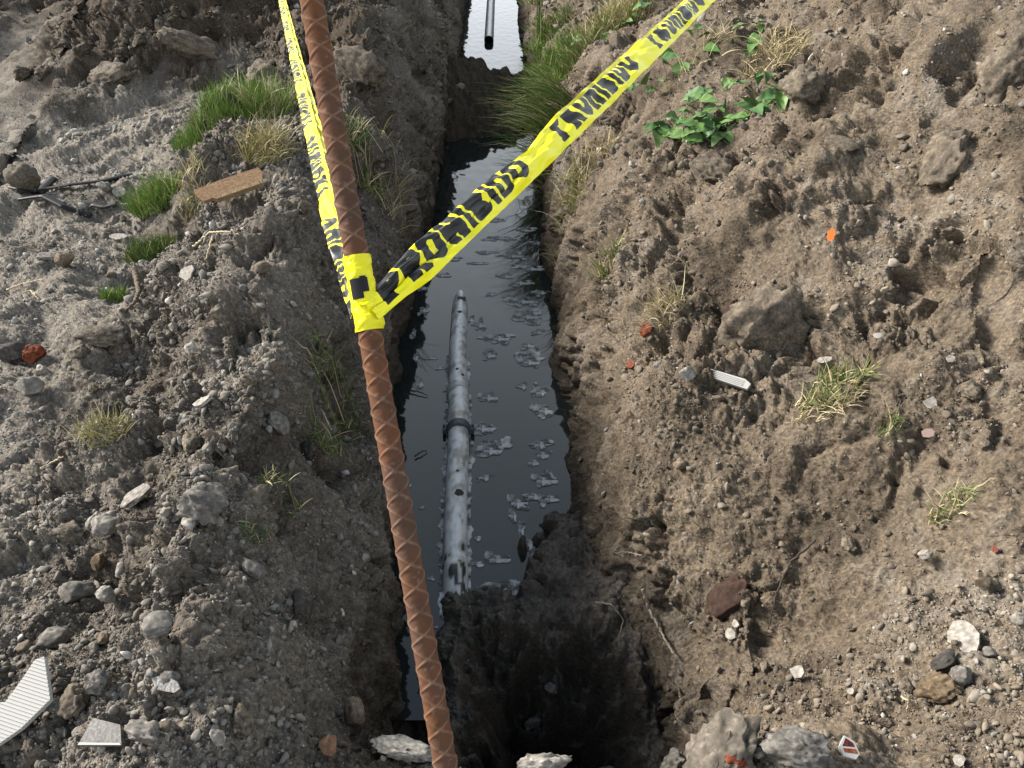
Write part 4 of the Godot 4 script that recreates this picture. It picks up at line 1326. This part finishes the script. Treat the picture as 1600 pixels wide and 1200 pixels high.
# ------------------------------------------------------------------ pipe and scum on the water
func pipes():
	var ns := noise(FastNoiseLite.TYPE_SIMPLEX, 9.0, 3, 401)
	var ns2 := noise(FastNoiseLite.TYPE_SIMPLEX, 34.0, 3, 402)
	var axis := func(d: float) -> Vector3:
		return Vector3(-0.183 - 0.048 * (d - 1.6) + 0.004 * sin(d * 5.0), 0.014 - 0.016 * clampf(d - 2.75, 0.0, 9.0) - 0.45 * maxf(0.0, 1.98 - d) - 0.14 * maxf(0.0, d - 3.90), -d)
	var t := thing("drain_pipe", "dirty white plastic drain pipe half sunk in the dark trench water", "pipe", axis.call(1.72))
	var o: Vector3 = axis.call(1.72)
	var path := PackedVector3Array()
	for k in 256:
		path.append(axis.call(1.72 + k * 0.01) - o)
	var col := func(k: int, a: float) -> Color:
		var p := Vector3(k * 0.01, cos(a) * 0.05, sin(a) * 0.05)
		var e := ns.get_noise_3dv(p)
		var e2 := ns2.get_noise_3dv(p * Vector3(0.5, 1, 1))
		var q := Color(0.52, 0.53, 0.52).lerp(Color(0.21, 0.19, 0.16), clampf(0.3 + e * 1.2 + e2 * 0.9, 0, 0.9))
		if e2 * 0.7 + e * 0.8 > lerpf(0.0, 0.95, smoothstep(0.0, 80.0, k)):
			q = Color(0.035, 0.032, 0.028)
		return q
	var rad := func(k: int, _a: float) -> float:
		return 0.046 if k < 110 or k > 140 else 0.0495
	inst("pipe_barrel", tube_mesh(path, 40, rad, col), M.pipe, t)
	var ring := func(d0: float, d1: float, r0: float, r1: float) -> ArrayMesh:
		var pp := PackedVector3Array()
		for k in 7:
			pp.append(axis.call(lerpf(d0, d1, k / 6.0)) - o)
		return tube_mesh(pp, 40, func(k, _a): return r0 if k == 0 or k == 6 else r1, func(_k, _a): return Color(0.34, 0.335, 0.31))
	inst("joint_collar", ring.call(3.105, 3.145, 0.0475, 0.054), M.pipe, t)
	var cl := inst("clamp", ring.call(2.80, 2.85, 0.052, 0.0545), M.clamp, t)
	for sd in [-1.0, 1.0]:
		var lug := BoxMesh.new()
		lug.size = Vector3(0.016, 0.026, 0.042)
		var lo := inst("lug", lug, M.clamp, cl)
		lo.position = axis.call(2.825) - o + Vector3(sd * 0.062, 0.008, 0)
		var bo := CylinderMesh.new()
		bo.top_radius = 0.005; bo.bottom_radius = 0.005; bo.height = 0.045
		var bb := inst("bolt", bo, M.clamp, cl)
		bb.position = axis.call(2.825) - o + Vector3(sd * 0.064, 0.012, 0)
	var r := RandomNumberGenerator.new()
	r.seed = 17
	for h in [[2.37, 0.2, 0.017], [2.50, 0.1, 0.006], [3.26, -0.1, 0.007], [3.22, 0.5, 0.008], [4.02, 0.1, 0.026], [3.84, 0.0, 0.011]]:  # flat black spots: mud blobs, and the dark of pipe holes painted on
		var bl := plate_mesh(blob(r, h[2], h[2] * 1.1, 18, 0.5), 0.0012)
		var so := inst("dark_spot", bl, M.spot_black, t)
		so.basis = Basis(Vector3(0, 0, 1), -h[1])
		so.position = axis.call(h[0]) - o + Vector3(sin(h[1]), cos(h[1]), 0) * 0.0462
	# the end of a second pipe, farther along beyond the dam
	var fp := thing("broken_pipe", "grey broken pipe end poking from bright water beyond the dam", "pipe", Vector3(-0.29, 0.05, -10.7))
	var p2 := PackedVector3Array()
	for k in 60:
		p2.append(Vector3(-0.0012 * k, 0.0012 * k - 0.02, -0.1 * k))
	inst("pipe_barrel", tube_mesh(p2, 28, func(k, a): return 0.058 * (1.0 if k > 0 else 0.99), func(k, a): return Color(0.45, 0.46, 0.46) * (0.8 + 0.3 * ns.get_noise_2d(k * 0.2, a)), false), M.pipe, fp)
	var p3 := PackedVector3Array()
	for k in 60:
		p3.append(p2[59 - k])
	inst("pipe_bore", tube_mesh(p3, 28, func(_k, _a): return 0.052, func(_k, _a): return Color(0.2, 0.2, 0.2), false), M.pipe, fp)
	# floating scum
	for s in SCUM:
		var so := inst("scum_patch", plate_mesh(film(r, s[2] * 1.45, s[3] * 1.45), 0.0022, -0.0005), M.scum[r.randi() % 2])
		so.position = Vector3(s[0], 0.0012, -s[1])
		so.rotation.y = 0.0
		var where := "left of the pipe" if s[0] < -0.28 else ("right of the pipe short of the clamp" if s[1] < 2.8 else ("right of the pipe beyond the clamp" if s[1] < 4.2 else "on the far water under the tape"))
		tag(so, "thin grey scum patch afloat " + where, "scum", "scum patches " + where)
	for sd in [-1.0, 1.0]:
		var poly := PackedVector2Array()
		var back := PackedVector2Array()
		for k in 84:
			var d := 1.80 + k * 0.02
			var c: Vector3 = axis.call(d)
			poly.append(Vector2(c.x + sd * (0.056 + 0.022 * maxf(0.0, ns2.get_noise_2d(d, sd * 5.0)) + 0.006 * ns2.get_noise_2d(d * 3.0, sd)), -d))
			back.append(Vector2(c.x + sd * 0.030, -d))
		back.reverse()
		poly.append_array(back)
		var so := inst("scum_line", plate_mesh(poly, 0.003, 0.0005), M.scum[1])
		tag(so, "ragged grey scum line clinging along the pipe's %s side" % ("left" if sd < 0 else "right"), "scum")
	for sp in SHORE:
		var so := inst("scum_patch", plate_mesh(film(r, sp[2] * 1.4, sp[3] * 1.4), 0.003, -0.0005), M.scum[1])
		so.position = Vector3(sp[0], 0.0012, -sp[1])
		tag(so, "pale foam scrap caught at the edge of the black mud", "scum", "foam scraps along the mud edge")

# ------------------------------------------------------------------ stake and tape
# a deformed bar: two crossing sets of helical ribs and fine rust
func rebar_mesh(a: Vector3, b: Vector3, r0: float, rows: int) -> ArrayMesh:
	var ns := noise(FastNoiseLite.TYPE_SIMPLEX, 40.0, 4, 501)
	var ns2 := noise(FastNoiseLite.TYPE_SIMPLEX, 9.0, 3, 502)
	var length := (b - a).length()
	var path := PackedVector3Array()
	for k in rows + 1:
		path.append(a.lerp(b, float(k) / rows))
	var rib := func(k: int, an: float) -> float:
		var s := length * k / rows / 0.0235
		var h1 := absf(fposmod(s + an / TAU * 2.0, 1.0) - 0.5) * 2.0
		var h2 := absf(fposmod(s - an / TAU * 2.0, 1.0) - 0.5) * 2.0
		return maxf(smoothstep(0.88, 0.97, h1), smoothstep(0.88, 0.97, h2))
	var rad := func(k: int, an: float) -> float:
		var p := Vector3(cos(an) * 0.0125, sin(an) * 0.0125, length * k / rows)
		return r0 + 0.0011 * rib.call(k, an) + 0.00035 * ns.get_noise_3dv(p * 4.0)
	var col := func(k: int, an: float) -> Color:
		var z := length * k / rows
		var p := Vector3(cos(an) * 0.0125, sin(an) * 0.0125, z)
		var e := ns.get_noise_3dv(p * 2.0)
		var e2 := ns2.get_noise_3dv(p)
		var q := Color(0.120, 0.052, 0.026).lerp(Color(0.085, 0.049, 0.034), clampf(0.5 + 1.1 * e2, 0, 1))
		q = q.lerp(Color(0.10, 0.048, 0.028), clampf(-e * 0.9, 0, 0.7))
		q = q.lerp(Color(0.235, 0.15, 0.10), 0.62 * rib.call(k, an))
		if ns.get_noise_3dv(p * 0.8 + Vector3(0, 3, 0)) > 0.22:
			q = q.lerp(Color(0.06, 0.036, 0.026), 0.45)
		if e > 0.5:
			q = q.lerp(Color(0.22, 0.15, 0.11), 0.4)
		return q
	return tube_mesh(path, 36, rad, col)

func tape_texture() -> ImageTexture:
	var w := 1024
	var h := 160
	var im := Image.create(w, h, false, Image.FORMAT_RGB8)
	var r := RandomNumberGenerator.new()
	r.seed = 5
	for y in h:
		var k := 0.97 + 0.03 * r.randf()
		for x in w:
			im.set_pixel(x, y, Color(0.93 * k, 0.90 * k, 0.03))
	# the words of the print, heavy block letters
	var word := "PROHIBIDO"
	var x0 := 30.0
	var top := 18.0
	var lh := 124.0
	var lw := {"P": 86.0, "R": 90.0, "O": 94.0, "H": 90.0, "I": 36.0, "B": 88.0, "D": 90.0}
	var th := 40.0
	for ch in word:
		var cw: float = lw[ch]
		for y in range(int(top), int(top + lh)):
			for x in range(int(x0), int(x0 + cw)):
				if glyph(ch, x - x0 + 0.5, y - top + 0.5, cw, lh, th):
					im.set_pixel(x, y, Color(0.02, 0.02, 0.025))
		x0 += cw + 9.0
	im.generate_mipmaps()
	return ImageTexture.create_from_image(im)

func ring_in(x: float, y: float, ax: float, ay: float, bx: float, by: float, th: float, square_left: bool) -> bool:
	if x < ax or x > bx or y < ay or y > by:
		return false
	var rad := minf((by - ay) * 0.5, (bx - ax) * 0.5)
	var inside := func(m: float) -> bool:
		var rr := maxf(rad - m, 2.0)
		var lx := ax + m; var hx := bx - m; var ly := ay + m; var hy := by - m
		if x < lx or x > hx or y < ly or y > hy:
			return false
		var cx := clampf(x, lx + rr, hx - rr)
		var cy := clampf(y, ly + rr, hy - rr)
		if square_left and x < cx:
			return true
		return Vector2(x - cx, y - cy).length() <= rr
	return inside.call(0.0) and not inside.call(th * 0.85)

func glyph(ch: String, x: float, y: float, w: float, h: float, t: float) -> bool:
	match ch:
		"I": return x > 4 and x < w - 4
		"H": return x < t or x > w - t or absf(y - h * 0.5) < t * 0.42
		"O": return ring_in(x, y, 0, 0, w, h, t, false)
		"D": return ring_in(x, y, 0, 0, w, h, t, true)
		"P": return x < t or ring_in(x, y, 0, 0, w, h * 0.58, t, true)
		"B": return x < t or ring_in(x, y, 0, 0, w * 0.95, h * 0.54, t, true) or ring_in(x, y, 0, h * 0.46, w, h, t, true)
		"R": return x < t or ring_in(x, y, 0, 0, w, h * 0.56, t, true) or (y > h * 0.5 and absf(x - (w * 0.42 + (y - h * 0.5) * 0.66)) < t * 0.6)
	return false

# a strip swept along path; the section (a across, b out, v over the print) blends from fold0 to fold1
func tape_mesh(path: PackedVector3Array, out: Vector3, flip: float, fold0: Array, fold1: Array, blend: Callable, gather: Callable, period: float, shift: float) -> ArrayMesh:
	var ns := noise(FastNoiseLite.TYPE_SIMPLEX_SMOOTH, 9.0, 3, 601)
	var v := PackedVector3Array(); var ix := PackedInt32Array(); var u := PackedVector2Array()
	var sub := 4
	var cols := (fold0.size() - 1) * sub + 1
	var run := 0.0
	for k in path.size():
		var t := (path[mini(k + 1, path.size() - 1)] - path[maxi(k - 1, 0)]).normalized()
		var sd := t.cross(out).normalized() * flip
		var nb := sd.cross(t).normalized() * flip
		if nb.dot(out) < 0:
			nb = -nb
		if k > 0:
			run += (path[k] - path[k - 1]).length()
		var e: float = blend.call(run)
		var gth: float = gather.call(run)
		for c in cols:
			var s := c / sub
			var f := float(c % sub) / sub
			var s1 := mini(s + 1, fold0.size() - 1)
			var s0 := maxi(s - 1, 0)
			var s2 := mini(s + 2, fold0.size() - 1)
			var q := [0.0, 0.0, 0.0]
			for m in 3:
				var pa := lerpf(fold0[s0][m], fold1[s0][m], e)
				var pb := lerpf(fold0[s][m], fold1[s][m], e)
				var pc := lerpf(fold0[s1][m], fold1[s1][m], e)
				var pd := lerpf(fold0[s2][m], fold1[s2][m], e)
				q[m] = cubic_interpolate(pb, pc, pa, pd, f) if m < 2 else lerpf(pb, pc, f)
			var wob := ns.get_noise_2d(run * 1.2, q[2] * 0.25) * 0.007 + ns.get_noise_2d(run * 3.0 + 30.0 + q[2] * 0.5, q[2] * 0.6) * 0.002
			v.append(path[k] + sd * q[0] * 0.001 * gth + nb * (q[1] * 0.001 + wob))
			u.append(Vector2(run / period + shift, 1.0 - q[2]))
	for k in path.size() - 1:
		for c in cols - 1:
			var a := k * cols + c
			var b := a + cols
			ix.append_array(PackedInt32Array([a, b, a + 1, a + 1, b, b + 1]))
	return arrays_mesh(v, smooth(v, ix), PackedColorArray(), ix, u)

func stake_and_tape():
	var top := Vector3(-0.233, 2.236, -0.984)
	var foot := Vector3(0.1115, 0.62, 0.136)
	var st := inst("rebar_stake", rebar_mesh(foot, top, 0.0117, 1700), M.rust)
	tag(st, "rusty ribbed steel rebar stake leaning over the trench", "stake")
	var far_spots := [[Vector3(-1.9, 0, -7.15), 1.45, "rusty rebar stake holding the far end of the left tape"], [Vector3(2.62, 0, -6.7), 2.4, "rusty rebar stake holding the far end of the right tape"]]
	for f in far_spots:
		var b: Vector3 = f[0]
		var lo := Vector3(b.x, ground_at(b.x, -b.z) - 0.1, b.z)
		var o := inst("rebar_stake", rebar_mesh(Vector3.ZERO, Vector3(b.x, f[1] + 0.02, b.z) - lo, 0.0117, 90), M.rust)
		o.position = lo
		tag(o, f[2], "stake")
	var tp := thing("barrier_tape", "yellow plastic barrier tape with black print knotted round the rebar stake", "tape", Vector3(-0.149, 1.838, -0.696))
	var along := (top - foot).normalized()
	var toward := Vector3(0, 0.569, 0.822)
	var knot := foot + along * ((Vector3(-0.149, 1.838, -0.696) - foot).dot(along))
	var o := tp.position
	# right run, sagging a little
	var fold_open := [[-22, 1, 0.0], [-14, 5, 0.12], [-5, 6, 0.30], [-8, 2, 0.38], [3, 7, 0.52], [10, 6, 0.66], [18, 2, 0.80], [14, -2, 0.88], [4, -4, 1.0]]
	var fold_z := [[-24, 2, 0.0], [-18, 4, 0.08], [-5, 6, 0.26], [9, 7, 0.44], [16, 4, 0.52], [12, 0, 0.57], [-4, -2, 0.76], [4, -5, 0.86], [25, -6, 1.0]]
	var ra := PackedVector3Array()
	var r_end := Vector3(2.62, 2.37, -6.7)
	var r_start := knot + toward * 0.014 + along * -0.012 + Vector3(0.004, 0, 0)
	for k in 420:
		var t := float(k) / 419.0
		t = t * t * 0.6 + t * 0.4
		var p := r_start.lerp(r_end, t)
		p.y -= 0.10 * t * (1.0 - t)
		ra.append(p - o)
	inst("tape_run", tape_mesh(ra, toward, -1.0, fold_open, fold_z, func(s): return smoothstep(0.30, 0.56, s), func(s): return lerpf(0.62, 1.0, smoothstep(0.0, 0.12, s)), 0.46, -0.02), M.tape, tp)
	var la := PackedVector3Array()
	var l_end := Vector3(-1.9, 1.43, -7.15)
	var l_start := knot + toward * 0.004 + along * -0.014 + Vector3(-0.010, 0.0, 0)
	var fold_l := [[-22, -3, 1.0], [-12, -3, 0.88], [4, -2, 0.70], [14, 0, 0.57], [17, 2, 0.51], [13, 4, 0.44], [0, 5, 0.24], [-8, 4, 0.10], [-14, 3, 0.0]]
	for k in 420:
		var t := float(k) / 419.0
		t = t * t * 0.6 + t * 0.4
		var p := l_start.lerp(l_end, t)
		p.y -= 0.16 * t * (1.0 - t)
		la.append(p - o)
	inst("tape_run", tape_mesh(la, toward, -1.0, fold_l, fold_l, func(_s): return 0.0, func(s): return lerpf(0.40, 0.85, smoothstep(0.0, 0.3, s)), 0.46, 0.12), M.tape, tp)
	# the wrap round the bar
	var ns := noise(FastNoiseLite.TYPE_SIMPLEX_SMOOTH, 30.0, 3, 611)
	var sl := PackedVector3Array()
	for k in 60:
		sl.append(knot + along * lerpf(-0.030, 0.045, k / 59.0) - o)
	var wrap := tube_mesh(sl, 48, func(k, a): return 0.0131 + 0.0010 * maxf(smoothstep(0.6, 0.95, absf(fposmod(k * 0.0541 + a / PI, 1.0) - 0.5) * 2.0), smoothstep(0.6, 0.95, absf(fposmod(k * 0.0541 - a / PI, 1.0) - 0.5) * 2.0)) + 0.0008 * ns.get_noise_2d(k * 0.06 + sin(a) * 0.2, cos(a) * 0.25) + 0.0045 * maxf(0.0, 1.0 - k / 24.0) * (0.5 + 0.5 * cos(a)) * smoothstep(0.0, 5.0, k), func(_k, _a): return Color(1, 1, 1), false)
	inst("tape_wrap", wrap, M.tape_wrap, tp)
	var chip := PackedVector2Array([Vector2(-0.010, -0.0095), Vector2(0.0085, -0.0105), Vector2(0.0095, 0.004), Vector2(0.003, 0.005), Vector2(0.0025, 0.0105), Vector2(-0.0095, 0.0105)])
	inst("tape_print", wrap_patch(knot + along * 0.012 - o, along, toward, 0.0146, chip), M.black_print, tp)

# a printed mark bent round the bar
func wrap_patch(c: Vector3, along: Vector3, toward: Vector3, rad: float, poly: PackedVector2Array) -> ArrayMesh:
	var sd := along.cross(toward).normalized()
	var fw := sd.cross(along).normalized()
	var v := PackedVector3Array(); var ix := PackedInt32Array()
	var n := 16
	for y in n + 1:
		for x in n + 1:
			var p := Vector2(lerpf(-0.0125, 0.0125, float(x) / n), lerpf(-0.0125, 0.0125, float(y) / n))
			var a := p.x / rad
			v.append(c + (sd * sin(a) + fw * cos(a)) * rad * 1.01 - along * p.y)
	for y in n:
		for x in n:
			var p := Vector2(lerpf(-0.0125, 0.0125, (x + 0.5) / n), lerpf(-0.0125, 0.0125, (y + 0.5) / n))
			if Geometry2D.is_point_in_polygon(p, poly):
				var a := y * (n + 1) + x
				ix.append_array(PackedInt32Array([a, a + 1, a + n + 1, a + 1, a + n + 2, a + n + 1]))
	return arrays_mesh(v, smooth(v, ix), PackedColorArray(), ix)

# ------------------------------------------------------------------ rubbish in the soil
func on_ground(o: Node3D, x: float, d: float, yaw: float, lift := 0.0, flat := 0.0, e := 0.08):
	var up := slope_at(x, d, e).lerp(Vector3.UP, flat)
	o.basis = lean(up, yaw)
	o.position = Vector3(x, ground_at(x, d) + lift, -d)

func rubbish():
	# ribbed white tile
	var q: Array = TILE
	var sc: float = q[2]
	var outline := PackedVector2Array()
	for p in [[67, 1064], [96, 1117], [60, 1148], [22, 1168], [8, 1159], [-40, 1178], [-52, 1120], [0, 1117], [22, 1115], [41, 1087], [52, 1067]]:
		outline.append(Vector2((p[0] - 30) * sc, (p[1] - 1120) * sc * 1.25))
	var t := thing("ribbed_tile", "broken white tile with fine parallel ribs at the lower left", "tile")
	inst("slab", plate_mesh(outline, 0.010), M.tile, t)
	var dir := Vector2(0.95, 0.32)
	var per := Vector2(-0.32, 0.95)
	for k in range(-22, 22):
		var c := per * k * 0.0066
		var strip := PackedVector2Array([c - dir * 0.3 - per * 0.0019, c + dir * 0.3 - per * 0.0019, c + dir * 0.3 + per * 0.0019, c - dir * 0.3 + per * 0.0019])
		for piece in Geometry2D.intersect_polygons(outline, strip):
			if piece.size() >= 3:
				inst("rib", plate_mesh(piece, 0.0118, 0.0098), M.tile, t)
	on_ground(t, q[0], q[1], 0.0, 0.035, 0.35, 0.12)
	t.rotate_object_local(Vector3(1, 0, 0), 0.22)
	# smooth grey tile piece next to it
	q = GREY_TILE
	sc = q[2]
	outline = PackedVector2Array()
	for p in [[146, 1142], [197, 1153], [208, 1174], [133, 1168]]:
		outline.append(Vector2((p[0] - 172) * sc, (p[1] - 1160) * sc * 1.5))
	t = thing("grey_tile", "small glossy dark grey tile piece beside the ribbed tile", "tile")
	inst("slab", plate_mesh(outline, 0.011), M.grey_tile, t)
	inst("pale_edge", plate_mesh(PackedVector2Array([outline[2], outline[3], outline[3] + Vector2(0.002, -0.004), outline[2] + Vector2(-0.004, -0.004)]), 0.0125, 0.009), M.tile, t)
	on_ground(t, q[0], q[1], 0.0, 0.022, 0.3)
	t.rotate_object_local(Vector3(1, 0, 0), 0.30)
	# wooden board
	q = BOARD
	t = thing("wooden_board", "short broken wooden board with pale sawn edge beside the grass", "board")
	var len_b: float = 0.30
	inst("plank", plate_mesh(PackedVector2Array([Vector2(-0.5 * len_b, -0.03), Vector2(-0.2 * len_b, -0.036), Vector2(0.47 * len_b, -0.036), Vector2(0.5 * len_b, -0.012), Vector2(0.46 * len_b, 0.03), Vector2(-0.43 * len_b, 0.036), Vector2(-0.47 * len_b, 0.01)]), 0.024), M.wood, t)
	inst("sawn_edge", plate_mesh(PackedVector2Array([Vector2(-0.30 * len_b, 0.0345), Vector2(0.455 * len_b, 0.031), Vector2(0.45 * len_b, 0.047), Vector2(-0.24 * len_b, 0.049)]), 0.029, -0.004), M.pale_wood, t)
	on_ground(t, q[0], q[1], 0.45, 0.06, 0.5)
	t.rotate_object_local(Vector3(0, 0, 1), 0.20)
	t.rotate_object_local(Vector3(1, 0, 0), 0.45)
	# ribbed white strip on the right bank
	q = STRIP
	t = thing("plaster_strip", "white ribbed plaster strip lying on the right bank shoulder", "strip")
	inst("slab", plate_mesh(PackedVector2Array([Vector2(-0.075, -0.012), Vector2(0.05, -0.018), Vector2(0.074, -0.008), Vector2(0.07, 0.014), Vector2(-0.04, 0.016), Vector2(-0.078, 0.006)]), 0.016), M.tile, t)
	for k in 4:
		inst("rib", plate_mesh(PackedVector2Array([Vector2(-0.06, -0.010 + k * 0.006), Vector2(0.05, -0.011 + k * 0.006), Vector2(0.05, -0.0085 + k * 0.006), Vector2(-0.06, -0.0075 + k * 0.006)]), 0.019, 0.0155), M.tile, t)
	on_ground(t, q[0], q[1], -0.62, 0.012)
	# painted ceramic shard at the bottom edge
	q = SHARD
	t = thing("ceramic_shard", "red brown and white painted ceramic shard at the bottom edge", "shard")
	inst("slab", plate_mesh(PackedVector2Array([Vector2(-0.018, -0.006), Vector2(0.002, -0.024), Vector2(0.017, -0.010), Vector2(0.018, 0.014), Vector2(0.006, 0.022), Vector2(-0.016, 0.012)]), 0.007), M.tile, t)
	inst("painted_band", plate_mesh(PackedVector2Array([Vector2(-0.011, -0.006), Vector2(0.002, -0.019), Vector2(0.013, -0.008), Vector2(0.013, 0.000)]), 0.0078, 0.006), M.paint_dark, t)
	inst("painted_band", plate_mesh(PackedVector2Array([Vector2(-0.012, -0.002), Vector2(0.014, 0.004), Vector2(0.014, 0.013), Vector2(-0.011, 0.006)]), 0.0078, 0.006), M.rock_red, t)
	on_ground(t, q[0], q[1], 0.2, 0.018)
	t.rotate_object_local(Vector3(1, 0, 0), 0.5)
	# loose chips and shards, each a thin plate with a broken outline
	var r := RandomNumberGenerator.new()
	r.seed = 71
	for c in CHIPS:
		var o := inst(c[0], plate_mesh(blob(r, c[5] * 0.5, c[6] * 0.5, 9, 0.45), c[7], -c[7] * 0.5), M[c[2]])
		on_ground(o, c[3], c[4], r.randf() * 0.8 - 0.4, c[7] * 0.8)
		o.rotate_object_local(Vector3(1, 0, 0), 0.35)
		tag(o, c[1], c[8])
	# bent black plastic strips on the trodden ground
	for b in STRAPS:
		var curve := Curve3D.new()
		for p in b[1]:
			curve.add_point(Vector3(p[0], ground_at(p[0], p[1]) + p[2], -p[1]))
		curve.bake_interval = 0.02
		var pts := curve.get_baked_points()
		var p0 := pts[0]
		for k in pts.size():
			pts[k] -= p0
		var hw: float = b[2]
		var o := inst("plastic_strip", tube_mesh(pts, 10, func(_k, a): return sqrt(1.0 / (pow(cos(a) / hw, 2.0) + pow(sin(a) / 0.006, 2.0))), func(_k, _a): return Color(1, 1, 1)), M.black_plastic)
		o.position = p0
		tag(o, b[0], "strip")
